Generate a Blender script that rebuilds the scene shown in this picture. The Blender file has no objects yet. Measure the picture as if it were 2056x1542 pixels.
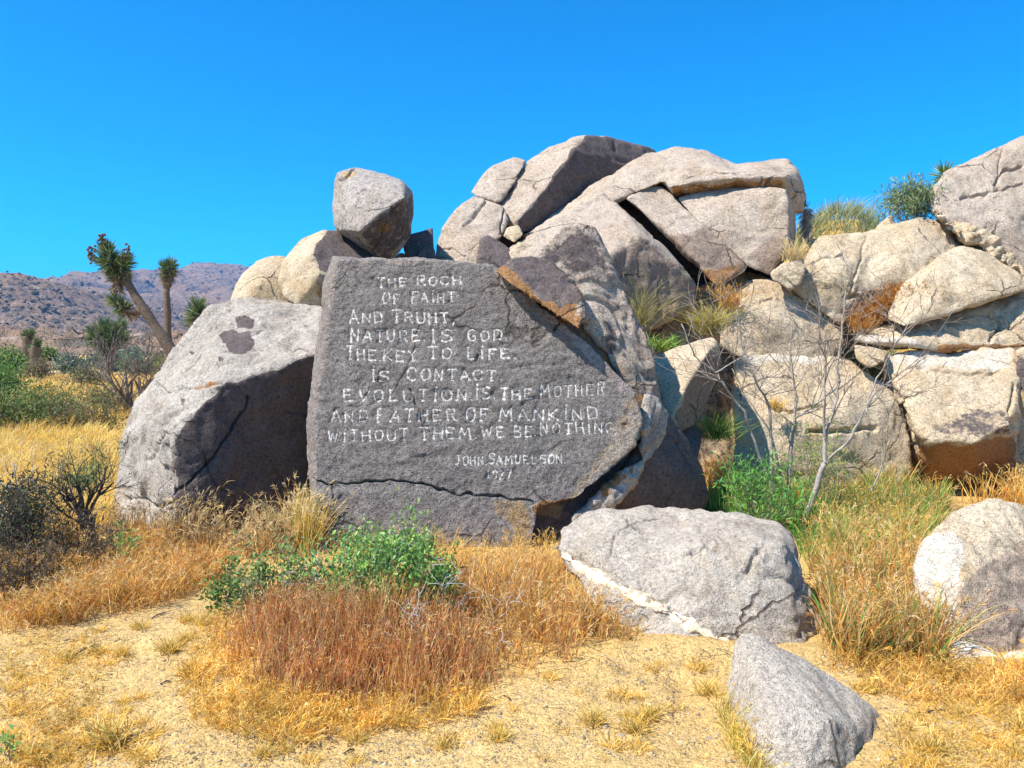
import bpy, bmesh, math, random
import numpy as np
from mathutils import Vector
from mathutils.bvhtree import BVHTree

random.seed(7); rng = np.random.default_rng(7)
sc = bpy.context.scene
COL = sc.collection
# ------------------------------------------------------------------ camera, sky, sun, exposure
F, CX, HY, CH = 1583.0, 1028.0, 690.0, 1.6          # focal length, principal column, horizon row (photo pixels), eye height
cam = bpy.data.cameras.new('camera'); camo = bpy.data.objects.new('camera', cam); COL.objects.link(camo)
camo.location = (0, 0, CH); camo.rotation_euler = (math.pi/2, 0, 0)
cam.sensor_width = 36; cam.lens = F/2056*36; cam.shift_y = -(771-HY)/2056
cam.clip_end = 20000; cam.clip_start = 0.05
sc.camera = camo
SUN = Vector((-0.51, -0.28, 0.82)).normalized()
w = bpy.data.worlds.new('World'); sc.world = w; w.use_nodes = True
nt = w.node_tree; nt.nodes.clear()
sky = nt.nodes.new('ShaderNodeTexSky'); sky.sky_type = 'NISHITA'; sky.sun_disc = False
sky.sun_elevation = math.asin(SUN.z); sky.sun_rotation = math.atan2(SUN.x, SUN.y)
sky.altitude = 1200; sky.air_density = 1.0; sky.dust_density = 0.3; sky.ozone_density = 2.0
tint = nt.nodes.new('ShaderNodeMix'); tint.data_type = 'RGBA'; tint.blend_type = 'MULTIPLY'
tint.inputs[0].default_value = 1; tint.inputs[7].default_value = (0.02, 0.97, 1.62, 1)
bg = nt.nodes.new('ShaderNodeBackground'); bg.inputs[1].default_value = 0.088
wo = nt.nodes.new('ShaderNodeOutputWorld')
nt.links.new(sky.outputs[0], tint.inputs[6]); nt.links.new(tint.outputs[2], bg.inputs[0]); nt.links.new(bg.outputs[0], wo.inputs[0])
sl = bpy.data.lights.new('sun', 'SUN'); so = bpy.data.objects.new('sun', sl); COL.objects.link(so)
sl.energy = 5.0; sl.angle = math.radians(0.53); sl.color = (1.0, 0.95, 0.87)
so.rotation_euler = SUN.to_track_quat('Z', 'Y').to_euler(); so.location = (-20, -5, 30)
sc.view_settings.view_transform = 'Standard'; sc.view_settings.look = 'None'
sc.view_settings.exposure = 0.84; sc.view_settings.gamma = 1.0; sc.view_settings.use_curve_mapping = False

# ------------------------------------------------------------------ helpers
def P(px, py, d):
    return Vector(((px-CX)/F*d, d, CH-(py-HY)/F*d))
def proj(V):
    y = np.maximum(V[:, 1], .05)
    return CX+F*V[:, 0]/y, HY+F*(CH-V[:, 2])/y
def G(px, d):                                        # a point on the ground at depth d in picture column px
    x = (px-CX)/F*d
    return Vector((x, d, float(gz(np.array([x]), np.array([d]))[0])))
def tag(o, label=None, cat=None, group=None, kind=None):
    if label: o['label'] = label
    if cat: o['category'] = cat
    if group: o['group'] = group
    if kind: o['kind'] = kind
    return o

_perm = np.random.default_rng(3).permutation(256).astype(np.int64); _perm = np.concatenate([_perm, _perm, _perm])
_grad = np.random.default_rng(4).normal(size=(256, 3)); _grad /= np.linalg.norm(_grad, axis=1)[:, None]
def pnoise(p):
    i = np.floor(p).astype(np.int64); f = p-i; i &= 255
    u = f*f*f*(f*(f*6-15)+10)
    def g(a, b, c):
        h = _perm[_perm[_perm[(i[:, 0]+a) & 255]+((i[:, 1]+b) & 255)]+((i[:, 2]+c) & 255)]
        q = _grad[h]
        return q[:, 0]*(f[:, 0]-a)+q[:, 1]*(f[:, 1]-b)+q[:, 2]*(f[:, 2]-c)
    L = lambda a, b, t: a+(b-a)*t
    x00 = L(g(0,0,0), g(1,0,0), u[:, 0]); x10 = L(g(0,1,0), g(1,1,0), u[:, 0])
    x01 = L(g(0,0,1), g(1,0,1), u[:, 0]); x11 = L(g(0,1,1), g(1,1,1), u[:, 0])
    return L(L(x00, x10, u[:, 1]), L(x01, x11, u[:, 1]), u[:, 2])*1.6
def fbm(p, oct=4, gain=.5):
    s = np.zeros(len(p)); a = 1.0
    for k in range(oct):
        s += a*pnoise(p*(2.03**k)+17.3*k); a *= gain
    return s
def pdist(px, py, poly):
    best = np.full(len(px), 1e9)
    for (x0, y0), (x1, y1) in zip(poly[:-1], poly[1:]):
        dx, dy = x1-x0, y1-y0; L2 = dx*dx+dy*dy+1e-9
        t = np.clip(((px-x0)*dx+(py-y0)*dy)/L2, 0, 1)
        best = np.minimum(best, np.hypot(px-x0-t*dx, py-y0-t*dy))
    return best
def inpoly(px, py, poly):
    r = np.zeros(len(px), bool); n = len(poly)
    for k in range(n):
        x0, y0 = poly[k]; x1, y1 = poly[(k+1) % n]
        c = ((y0 > py) != (y1 > py))
        r ^= c & (px < (x1-x0)*(py-y0)/((y1-y0) if y1 != y0 else 1e-9)+x0)
    return r
def sdist(px, py, poly):                             # signed distance, positive inside
    d = pdist(px, py, list(poly)+[poly[0]])
    return np.where(inpoly(px, py, poly), d, -d)
def sstep(a, b, x):
    t = np.clip((x-a)/(b-a), 0, 1); return t*t*(3-2*t)

def mesh_np(name, V, faces, mat=None, smooth=False):
    m = bpy.data.meshes.new(name)
    m.from_pydata([tuple(v) for v in V] if not isinstance(V, np.ndarray) else V.tolist(), [], faces if isinstance(faces, list) else faces.tolist())
    if mat: m.materials.append(mat)
    if smooth: m.polygons.foreach_set('use_smooth', np.ones(len(m.polygons), bool))
    return m
def fast_mesh(name, V, T, mat, cols=None, smooth=False):      # triangles straight from arrays
    m = bpy.data.meshes.new(name); V = np.asarray(V, np.float32); T = np.asarray(T, np.int32)
    m.vertices.add(len(V)); m.vertices.foreach_set('co', V.ravel())
    m.loops.add(T.size); m.loops.foreach_set('vertex_index', T.ravel())
    m.polygons.add(len(T)); m.polygons.foreach_set('loop_start', np.arange(0, T.size, 3, dtype=np.int32))
    if smooth: m.polygons.foreach_set('use_smooth', np.ones(len(T), bool))
    if cols is not None:
        a = m.color_attributes.new('col', 'FLOAT_COLOR', 'POINT')
        a.data.foreach_set('color', np.concatenate([cols, np.ones((len(cols), 1))], 1).astype(np.float32).ravel())
    m.update(); m.validate()
    if mat: m.materials.append(mat)
    return m
def link(name, mesh, parent=None, loc=None):
    o = bpy.data.objects.new(name, mesh); COL.objects.link(o)
    if loc is not None: o.location = loc
    if parent is not None: o.parent = parent
    return o
def empty(name, loc):
    o = bpy.data.objects.new(name, None); COL.objects.link(o); o.location = loc; o.empty_display_size = .1
    return o

# ------------------------------------------------------------------ materials
class NT:
    def __init__(s, name):
        s.m = bpy.data.materials.new(name); s.m.use_nodes = True; s.t = s.m.node_tree; s.t.nodes.clear()
    def n(s, typ, **kw):
        nd = s.t.nodes.new(typ)
        for k, v in kw.items():
            if k.startswith('i_'): nd.inputs[int(k[2:])].default_value = v
            else: setattr(nd, k, v)
        return nd
    def l(s, a, b): s.t.links.new(a, b)
    def noise(s, co, scale, det=3, rough=.55):
        nd = s.n('ShaderNodeTexNoise'); nd.inputs['Scale'].default_value = scale; nd.inputs['Detail'].default_value = det; nd.inputs['Roughness'].default_value = rough
        s.l(co, nd.inputs['Vector']); return nd.outputs[0]
    def ramp(s, f, stops):
        r = s.n('ShaderNodeValToRGB'); e = r.color_ramp.elements
        while len(e) < len(stops): e.new(.5)
        for k, (p, c) in enumerate(stops):
            e[k].position = p; e[k].color = (c, c, c, 1) if not isinstance(c, tuple) else (*c, 1)
        s.l(f, r.inputs[0]); return r.outputs[0]
    def mix(s, f, a, b, mode='MIX'):
        m = s.n('ShaderNodeMix', data_type='RGBA', blend_type=mode)
        for v, i in ((f, 0), (a, 6), (b, 7)):
            if isinstance(v, (int, float)): m.inputs[i].default_value = v
            elif isinstance(v, tuple): m.inputs[i].default_value = (*v, 1)
            else: s.l(v, m.inputs[i])
        return m.outputs[2]
    def math(s, op, a, b=0.0, c=None):
        m = s.n('ShaderNodeMath', operation=op)
        for i, v in enumerate((a, b) if c is None else (a, b, c)):
            if isinstance(v, (int, float)): m.inputs[i].default_value = v
            else: s.l(v, m.inputs[i])
        return m.outputs[0]
    def attr(s, name):
        a = s.n('ShaderNodeAttribute'); a.attribute_name = name; return a
    def out(s, col, rough=.9, bump=None, spec=.2):
        b = s.n('ShaderNodeBsdfPrincipled'); b.inputs['Roughness'].default_value = rough; b.inputs['Specular IOR Level'].default_value = spec
        if isinstance(col, tuple): b.inputs['Base Color'].default_value = (*col, 1)
        else: s.l(col, b.inputs['Base Color'])
        if bump is not None: s.l(bump, b.inputs['Normal'])
        o = s.n('ShaderNodeOutputMaterial'); s.l(b.outputs[0], o.inputs[0]); return s.m
    def bump(s, h, strength, dist, prev=None):
        b = s.n('ShaderNodeBump'); b.inputs['Strength'].default_value = strength; b.inputs['Distance'].default_value = dist
        s.l(h, b.inputs['Height'])
        if prev is not None: s.l(prev, b.inputs['Normal'])
        return b.outputs[0]

def granite(name, c1, c2, pat=(.105, .082, .074), rust_shade=(.33, .17, .07), grain=1.0, gscale=70):
    t = NT(name); co = t.n('ShaderNodeTexCoord').outputs['Object']
    big = t.ramp(t.noise(co, 1.7, 4), [(.35, 0.0), (.66, 1.0)])
    med = t.ramp(t.noise(co, 7, 5, .65), [(.3, 0.0), (.72, 1.0)])
    col = t.mix(big, c1, c2)
    col = t.mix(t.math('MULTIPLY', med, .45), col, tuple(x*.66 for x in c2))
    edge = t.noise(co, 11, 6, .7)
    def masked(a, col, target, lo=.42, hi=.58):
        f = t.math('ADD', t.attr(a).outputs['Fac'], t.math('MULTIPLY', t.math('SUBTRACT', edge, .5), 1.1))
        return t.mix(t.ramp(f, [(lo, 0.0), (hi, 1.0)]), col, target)
    wv = t.n('ShaderNodeVectorMath', operation='ADD'); nv = t.n('ShaderNodeTexNoise'); nv.inputs['Scale'].default_value = 2.3; nv.inputs['Detail'].default_value = 5; t.l(co, nv.inputs['Vector'])
    sv = t.n('ShaderNodeVectorMath', operation='SCALE'); sv.inputs['Scale'].default_value = .34; t.l(nv.outputs['Color'], sv.inputs[0]); t.l(co, wv.inputs[0]); t.l(sv.outputs[0], wv.inputs[1])
    vj = t.n('ShaderNodeTexVoronoi', feature='DISTANCE_TO_EDGE'); vj.inputs['Scale'].default_value = 1.25; t.l(wv.outputs[0], vj.inputs['Vector'])
    joint = t.math('MULTIPLY', t.ramp(vj.outputs['Distance'], [(.004, 1.0), (.016, 0.0)]), t.ramp(t.noise(co, 1.1, 3), [(.51, 0.0), (.59, 1.0)]))
    stv = t.n('ShaderNodeVectorMath', operation='MULTIPLY'); stv.inputs[1].default_value = (4.5, 4.5, .8); t.l(co, stv.inputs[0])
    col = t.mix(t.math('MULTIPLY', t.ramp(t.noise(stv.outputs[0], 1.0, 6, .7), [(.52, 0.0), (.66, 1.0)]), .4), col, tuple(x*k for x, k in zip(c2, (.72, .62, .5))))
    lich = t.math('MULTIPLY', t.ramp(t.noise(co, 3.1, 8, .78), [(.56, 0.0), (.63, 1.0)]), .5)
    col = t.mix(lich, col, tuple(x*.45 for x in c2))
    patc = t.mix(med, pat, tuple(x*1.6 for x in pat))
    col = masked('patina_shade', col, patc)  # desert varnish; also used to darken faces and gaps lying in shade
    och = t.mix(med, (.50, .33, .15), (.40, .27, .14))
    col = masked('brown', col, t.mix(med, (.25, .175, .13), (.33, .24, .18)), .3, .75)
    col = masked('ochre', col, och, .35, .85)
    col = masked('rust_shade', col, rust_shade)  # rust stains; also darkens the undersides of overhangs
    col = masked('pale', col, t.mix(med, (.64, .56, .45), (.47, .39, .29)), .36, .62)
    # granite crystals: dark mica and light feldspar
    s1 = t.noise(co, gscale*1.5, 2, .6); s2 = t.noise(co, gscale*.55, 3, .7)
    sp = t.ramp(s1, [(.33, .28), (.45, 1.0), (.58, 1.1), (.68, 1.5)])
    sp2 = t.ramp(s2, [(.34, .55), (.48, 1.04), (.66, 1.28)])
    gm_ = t.ramp(t.noise(co, 2.2, 4), [(.35, .25), (.65, .9)])
    col = t.mix(gm_, col, t.mix(1.0, col, sp, 'MULTIPLY'))
    col = t.mix(.75, col, t.mix(1.0, col, sp2, 'MULTIPLY'))
    col = t.mix(t.math('MULTIPLY', joint, .75), col, (.09, .065, .05))
    b = t.bump(t.noise(co, 13, 6, .72), .9, .026)
    b = t.bump(t.noise(co, gscale*.75, 4, .7), .85*min(grain, 1.15), .011*grain, b)
    b = t.bump(s1, .5, .004*grain, b)
    jb_ = t.n('ShaderNodeBump', invert=True); jb_.inputs['Strength'].default_value = .9; jb_.inputs['Distance'].default_value = .02; t.l(joint, jb_.inputs['Height']); t.l(b, jb_.inputs['Normal']); b = jb_.outputs[0]
    return t.out(col, .93, b, .15)
M = {}
M['warm'] = granite('granite_warm_tan', (.60, .485, .34), (.52, .39, .24), gscale=62, grain=1.2)
M['pink'] = granite('granite_pinkish', (.52, .425, .335), (.43, .335, .25), gscale=62, grain=1.2)
M['grey'] = granite('granite_grey', (.54, .475, .395), (.40, .345, .285), gscale=62, grain=1.6)
M['cool'] = granite('granite_cool_grey', (.56, .48, .385), (.46, .39, .305), gscale=85, grain=1.2)
M['mid'] = granite('granite_mid_grey', (.42, .365, .315), (.35, .30, .255), gscale=48, grain=1.2)
M['slab'] = granite('granite_varnished', (.44, .38, .33), (.36, .30, .26), pat=(.205, .178, .158), grain=2.8, gscale=56)
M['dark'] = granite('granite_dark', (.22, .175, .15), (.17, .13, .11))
def quartz_mat():
    t = NT('quartz_vein_white'); co = t.n('ShaderNodeTexCoord').outputs['Object']
    n1 = t.noise(co, 6, 5, .65); n2 = t.noise(co, 40, 3)
    c = t.mix(t.ramp(n1, [(.4, 0.0), (.7, 1.0)]), (.70, .60, .45), (.52, .38, .23))
    c = t.mix(.6, c, t.mix(1.0, c, t.ramp(n2, [(.3, .6), (.55, 1.05)]), 'MULTIPLY'))
    return t.out(c, .8, t.bump(n2, .7, .012, t.bump(t.noise(co, 14, 4), .8, .02)), .25)
M['quartz'] = quartz_mat()
def letter_mat():
    t = NT('chiselled_pale_stone'); co = t.n('ShaderNodeTexCoord').outputs['Object']
    n = t.noise(co, 55, 4, .7)
    c = t.mix(t.ramp(n, [(.38, 0.0), (.60, 1.0)]), (.30, .265, .235), (.70, .64, .56))
    return t.out(c, .95, t.bump(n, .6, .004), .1)
M['letter'] = letter_mat()
def veg_mat(name, trans=.3, rough=.75, var=.35):
    t = NT(name); a = t.attr('col').outputs['Color']
    co = t.n('ShaderNodeTexCoord').outputs['Object']
    c = t.mix(1.0, a, t.ramp(t.noise(co, 6, 3), [(.3, 1-var), (.7, 1+var*.5)]), 'MULTIPLY')
    d = t.n('ShaderNodeBsdfPrincipled'); d.inputs['Roughness'].default_value = rough; d.inputs['Specular IOR Level'].default_value = .2
    tr = t.n('ShaderNodeBsdfTranslucent'); mx = t.n('ShaderNodeMixShader'); mx.inputs[0].default_value = trans
    t.l(c, d.inputs['Base Color']); t.l(c, tr.inputs['Color']); t.l(d.outputs[0], mx.inputs[1]); t.l(tr.outputs[0], mx.inputs[2])
    o = t.n('ShaderNodeOutputMaterial'); t.l(mx.outputs[0], o.inputs[0]); return t.m
M['grass'] = veg_mat('dry_grass', .38); M['leaf'] = veg_mat('leaf', .3, .55)
def bark_mat(name, a, b, sc_=30):
    t = NT(name); co = t.n('ShaderNodeTexCoord').outputs['Object']; n = t.noise(co, sc_, 4, .7)
    return t.out(t.mix(t.ramp(n, [(.3, 0.0), (.7, 1.0)]), a, b), .9, t.bump(n, .8, .01), .1)
M['bark_pale'] = bark_mat('bark_pale_grey', (.30, .27, .24), (.52, .48, .43))
M['bark_grey'] = bark_mat('bark_grey_brown', (.13, .10, .085), (.27, .22, .19))
M['bark_sapling'] = bark_mat('bark_sapling_grey', (.23, .195, .16), (.43, .38, .32))
M['bark_twig'] = bark_mat('bark_twig_brown', (.19, .145, .11), (.36, .30, .25))
M['bark_dark'] = bark_mat('bark_dark', (.05, .04, .035), (.13, .10, .085))
M['bark_yucca'] = bark_mat('bark_shaggy_brown', (.07, .05, .04), (.24, .17, .115), 16)
def sand_mat():
    t = NT('desert_sand'); co = t.n('ShaderNodeTexCoord').outputs['Object']
    big = t.noise(co, .55, 5, .6); med = t.noise(co, 5, 5, .65); fine = t.noise(co, 90, 3, .7)
    c = t.mix(t.ramp(big, [(.35, 0.0), (.65, 1.0)]), (.51, .33, .118), (.57, .395, .165))
    c = t.mix(t.math('MULTIPLY', t.ramp(t.noise(co, 1.6, 6, .7), [(.5, 0.0), (.66, 1.0)]), .55), c, (.43, .29, .13))
    c = t.mix(t.math('MULTIPLY', t.ramp(med, [(.42, 0.0), (.7, 1.0)]), .6), c, (.42, .275, .11))
    v = t.n('ShaderNodeTexVoronoi'); v.inputs['Scale'].default_value = 75; t.l(co, v.inputs['Vector'])
    peb = t.ramp(v.outputs['Distance'], [(.05, 1.0), (.45, 0.0)])
    c = t.mix(1.0, c, t.ramp(fine, [(.28, .55), (.48, 1.0), (.75, 1.25)]), 'MULTIPLY')
    c = t.mix(1.0, c, t.ramp(v.outputs['Color'], [(.1, .75), (.9, 1.2)]), 'MULTIPLY')
    far = t.attr('litter').outputs['Fac']
    c = t.mix(far, c, t.mix(t.ramp(t.noise(co, .9, 5, .7), [(.35, 0.0), (.65, 1.0)]), (.60, .38, .10), (.45, .30, .12)))
    b = t.bump(med, .6, .05); b = t.bump(t.noise(co, 24, 4, .7), .8, .022, b); b = t.bump(peb, .6, .007, b); b = t.bump(fine, .7, .006, b)
    return t.out(c, .95, b, .1)
M['sand'] = sand_mat()
def hill_mat():
    t = NT('rocky_hillside'); co = t.n('ShaderNodeTexCoord').outputs['Object']
    n = t.noise(co, .012, 6, .65)
    c = t.mix(t.ramp(n, [(.35, 0.0), (.65, 1.0)]), (.29, .18, .105), (.21, .15, .105))
    v = t.n('ShaderNodeTexVoronoi'); v.inputs['Scale'].default_value = .11; v.inputs['Randomness'].default_value = 1; t.l(co, v.inputs['Vector'])
    v2 = t.n('ShaderNodeTexVoronoi'); v2.inputs['Scale'].default_value = .27; t.l(co, v2.inputs['Vector'])
    d1 = t.ramp(v.outputs['Distance'], [(.22, 1.0), (.40, 0.0)]); d2 = t.ramp(v2.outputs['Distance'], [(.2, 1.0), (.38, 0.0)])
    c = t.mix(t.math('MULTIPLY', d1, .75), c, (.085, .075, .055))
    c = t.mix(t.math('MULTIPLY', d2, .6), c, (.10, .085, .06))
    c = t.mix(t.math('MULTIPLY', t.ramp(t.noise(co, .2, 3), [(.58, 0.0), (.66, 1.0)]), .6), c, (.40, .32, .26))
    b = t.bump(t.noise(co, .08, 6, .7), 1.0, 6.0); b = t.bump(d1, .8, 2.0, b)
    return t.out(c, .95, b, .1)
M['hill'] = hill_mat()

# ------------------------------------------------------------------ ground sheet
def gz(x, y):
    p = np.stack([x, y, np.zeros_like(x)], 1)
    near = np.exp(-np.maximum(y-10, 0)/25)
    z = .035*fbm(p*.55, 3)*near+.006*fbm(p*4.0, 3)*near
    z += 3.95*np.exp(-(((x-5.9)/2.3)**2+((y-14.2)/2.1)**2))
    z += .5*fbm(p*.03+5, 3)*sstep(20, 90, y)
    z += sstep(45, 500, y)*3
    z += .10*np.exp(-(((x+.75)/.95)**2+((y-4.5)/.75)**2))          # low hummock under the brush before the slab
    for cx, cy, rx, ry, h in ((1.0, 4.02, .75, .16, .05), (.45, 4.35, .3, .3, .05), (1.52, 3.25, .35, .12, .03), (1.02, 3.35, .12, .22, .04), (2.45, 3.9, .5, .16, .05), (-.9, 6.0, 1.2, .25, .06), (-2.3, 6.5, 1.0, .3, .06)):
        z += h*np.exp(-(((x-cx)/rx)**2+((y-cy)/ry)**2))
    fp = np.random.default_rng(12)
    for _ in range(46):
        cx, cy, a = fp.uniform(-2.2, 1.6), fp.uniform(2.6, 4.2), fp.uniform(0, 3.14); u = (x-cx)*math.cos(a)+(y-cy)*math.sin(a); v = -(x-cx)*math.sin(a)+(y-cy)*math.cos(a); e = (u/.13)**2+(v/.05)**2
        z += near*(-.014*np.exp(-e)+.006*np.exp(-(np.sqrt(e)-1.5)**2*4))
    return z
def axis(lo, hi, step, far, n):
    core = np.arange(lo, hi+1e-6, step); g = (np.geomspace(1, far/step, n)-1)*step
    return np.concatenate([(lo-g[1:])[::-1], core, hi+g[1:]])
gx = axis(-5.5, 5.5, .035, 4000, 46); gy = np.concatenate([-np.geomspace(.5, 3000, 18)[::-1]+.0, np.arange(0, 2.3, .4), np.arange(2.4, 9.6, .035), 9.6+(np.geomspace(1, 4000/.05, 70)-1)*.05+.05])
gy = np.unique(np.round(gy, 4))
XX, YY = np.meshgrid(gx, gy); gv = np.stack([XX.ravel(), YY.ravel()], 1)
gzv = gz(gv[:, 0], gv[:, 1]); nX = len(gx); nY = len(gy)
idx = np.arange(nX*nY).reshape(nY, nX)
q = np.stack([idx[:-1, :-1], idx[:-1, 1:], idx[1:, 1:], idx[1:, :-1]], -1).reshape(-1, 4)
T = np.concatenate([q[:, [0, 1, 2]], q[:, [0, 2, 3]]])
gm = fast_mesh('ground', np.column_stack([gv, gzv]), T, M['sand'], smooth=True)
lit = gm.attributes.new('litter', 'FLOAT', 'POINT')
gpx, gpy = proj(np.column_stack([gv, gzv]))
lv = sstep(7.0, 10, gv[:, 1])
for poly in ([(420, 1180), (620, 1060), (1100, 1120), (1290, 1290), (1000, 1350), (940, 1420), (560, 1420), (430, 1340)],
             [(1420, 1000), (2056, 900), (2056, 1000), (1860, 1040), (1850, 1290), (1650, 1300), (1600, 1060)],
             [(0, 1100), (430, 1060), (430, 1150), (250, 1240), (0, 1260)]):
    lv = np.maximum(lv, .75*sstep(-30, 30, sdist(gpx, gpy, poly))*(gv[:, 1] > 1))
lit.data.foreach_set('value', lv.astype(np.float32))
tag(link('ground', gm), kind='structure')

# ------------------------------------------------------------------ hills
def hill(name, D, y0, y1, sil, amp, seed, nx=260, ny=110):
    xs = np.linspace((sil[0][0]-CX)/F*D, (sil[-1][0]-CX)/F*D, nx); ys = np.concatenate([np.linspace(y0, D, ny), np.linspace(D, y1, ny//4)[1:]])
    X, Y = np.meshgrid(xs, ys); X = X.ravel(); Y = Y.ravel()
    H = np.interp(X/D*F+CX, [s[0] for s in sil], [CH+(HY-s[1])/F*D for s in sil])
    t = np.clip((Y-y0)/(D-y0), 0, 1); prof = (t**1.1)*np.where(Y > D, 1-.6*((Y-D)/(y1-D)), 1)
    p = np.stack([X, Y, np.full_like(X, seed)], 1)
    rid = 1-np.abs(fbm(p/ (D*.14), 4))*1.6
    Z = H*prof*(1+.0*rid)+amp*(rid-.75)*2.2*t*(1-t)*(1.15-t)*4+amp*.25*fbm(p/(D*.02), 4)*np.clip(t*3, 0, 1)
    Z = np.where(t <= 0, -3, Z)
    nxv, nyv = len(xs), len(ys); idx = np.arange(nxv*nyv).reshape(nyv, nxv)
    q = np.stack([idx[:-1, :-1], idx[:-1, 1:], idx[1:, 1:], idx[1:, :-1]], -1).reshape(-1, 4)
    m = fast_mesh(name, np.column_stack([X, Y, Z]), np.concatenate([q[:, [0, 1, 2]], q[:, [0, 2, 3]]]), M['hill'], smooth=True)
    return tag(link(name, m), kind='structure')
hill('hills', 520, 62, 900, [(-1500, 600), (-900, 570), (-500, 590), (-200, 575), (-60, 562), (0, 557), (45, 550), (80, 568), (120, 590), (170, 618), (230, 645), (300, 668), (380, 690), (520, 700), (2000, 700), (3600, 690)], 15, 1.5)
hill('hills', 1700, 500, 2600, [(-1600, 560), (-800, 600), (-100, 610), (60, 600), (120, 584), (190, 564), (270, 546), (310, 557), (350, 546), (430, 528), (490, 538), (560, 560), (700, 590), (900, 620), (1300, 640), (2200, 650), (3600, 640)], 48, 7.5)

# ------------------------------------------------------------------ boulders
def cen(pts): return [sum(p[k] for p in pts)/len(pts) for k in range(3)]
def back(pts, T, s=.8, dy=0):
    c = cen(pts); return [(c[0]+(p[0]-c[0])*s, c[1]+(p[1]-c[1])*s+dy, p[2]+T) for p in pts]
ROCKS = {}
def rock(name, label, hulls, mat, vox=.03, sm=5, rough=1.0, cracks=(), paint=(), group=None, cat='boulder', seed=0, parent=None, grow=1.025, fine=0.0, smoothpat=0.0, grooves=None):
    bm = bmesh.new()
    for h in hulls:
        pts, T = h[0], h[1]; s = h[2] if len(h) > 2 else .8
        c0 = cen(pts); pts = [(c0[0]+(p[0]-c0[0])*grow, c0[1]+(p[1]-c0[1])*grow, p[2]) for p in pts]
        allp = list(pts)+(back(pts, T, s) if T else [])
        vs = [bm.verts.new(P(*p)) for p in allp]
        r = bmesh.ops.convex_hull(bm, input=vs)
        dead = [v for v in vs if v.is_valid and not v.link_faces]
        bmesh.ops.delete(bm, geom=dead, context='VERTS')
    bmesh.ops.recalc_face_normals(bm, faces=bm.faces)
    tm = bpy.data.meshes.new('tmp'); bm.to_mesh(tm); bm.free()
    to = bpy.data.objects.new('tmp', tm); COL.objects.link(to)
    r = to.modifiers.new('r', 'REMESH'); r.mode = 'VOXEL'; r.voxel_size = vox
    s_ = to.modifiers.new('s', 'SMOOTH'); s_.factor = .5; s_.iterations = sm
    dg = bpy.context.evaluated_depsgraph_get(); ev = bpy.data.meshes.new_from_object(to.evaluated_get(dg))
    bpy.data.objects.remove(to); bpy.data.meshes.remove(tm)
    def arrays(m):
        V = np.empty(len(m.vertices)*3, np.float32); m.vertices.foreach_get('co', V)
        N = np.empty(len(m.vertices)*3, np.float32); m.vertices.foreach_get('normal', N)
        return V.reshape(-1, 3).astype(float), N.reshape(-1, 3).astype(float)
    jit = lambda px, py, a, f: (px+a*pnoise(np.stack([px*f, py*f, px*0+3.1+seed], 1)), py+a*pnoise(np.stack([px*f, py*f, px*0+9.7+seed], 1)))
    if cracks:                                        # finer mesh where the cracks run
        for level in range(2):
            V, N = arrays(ev); px, py = proj(V); jx, jy = jit(px, py, 5, .05)
            fr = (N*(np.array([0, 0, CH])-V)).sum(1) > 0
            near = np.zeros(len(V), bool)
            for c in cracks: near |= pdist(jx, jy, c[0]) < (c[1]*3+vox*900/V[:, 1].mean()*(1.4 if level == 0 else .8))
            near &= fr
            b2 = bmesh.new(); b2.from_mesh(ev); b2.verts.ensure_lookup_table()
            es = [e for e in b2.edges if near[e.verts[0].index] and near[e.verts[1].index]]
            bmesh.ops.subdivide_edges(b2, edges=es, cuts=1, use_grid_fill=True)
            b2.to_mesh(ev); b2.free()
    V, N = arrays(ev)
    size = float(np.ptp(V, axis=0).max()); p = V+seed*13.7
    a = rough*min(size, 2.5)/2.5
    warp = np.stack([fbm(p*1.3+40, 2), fbm(p*1.3+80, 2), fbm(p*1.3+120, 2)], 1)*.25
    pw = p+warp
    disp = .045*a*fbm(pw*1.1, 3)
    rg = 1-np.abs(fbm(pw*3.2+9, 3)); disp += .022*a*(rg-.75)
    st = fbm(pw*np.array([2.2, 2.2, 5.5])+31, 3); disp -= .020*a*sstep(.25, .6, st)            # shallow spalls
    disp += .0075*rough*fbm(pw*11, 3)
    px, py = proj(V); fr = (N*(np.array([0, 0, CH])-V)).sum(1)/np.linalg.norm(np.array([0, 0, CH])-V, axis=1)
    at = {k: np.zeros(len(V)) for k in ('patina_shade', 'brown', 'rust_shade', 'pale', 'ochre')}
    jx, jy = jit(px, py, 8, .03)
    for pa in paint:
        kind, poly, val, fe = pa
        if poly is None: at[kind] = np.maximum(at[kind], val); continue
        at[kind] = np.maximum(at[kind], val*sstep(-fe, fe, sdist(jx, jy, poly))*(fr > -.25))
    disp *= 1-.6*np.clip(at['patina_shade'], 0, 1)*smoothpat
    if fine: disp += fine*(fbm(p*24, 2)+.6*np.abs(fbm(p*14+50, 2)))
    V2 = V+N*disp[:, None]
    if grooves is not None:
        from mathutils.kdtree import KDTree
        kd = KDTree(len(grooves))
        for i, g in enumerate(grooves): kd.insert((g[0], g[1], 0), i)
        kd.balance(); m = np.where((fr > .2) & (px > 640) & (px < 1250) & (py > 545) & (py < 970))[0]
        dd = np.array([kd.find((px[i], py[i], 0))[2] for i in m]); V2[m] -= N[m]*(np.where(py[m] > 900, .004, .0075)*np.exp(-(dd/np.where(py[m] > 900, 2.6, 3.4))**2))[:, None]
    if cracks:
        jx, jy = jit(px, py, 5, .05)
        for c in cracks:
            poly, wd, dep = c[:3]
            d = pdist(jx, jy, poly); V2 -= N*(dep*np.exp(-(d/wd)**2)*(fr > -.05))[:, None]
    base = np.array([V2[:, 0].mean(), V2[:, 1].mean(), V2[:, 2].min()])
    ev.vertices.foreach_set('co', (V2-base).astype(np.float32).ravel())
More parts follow.
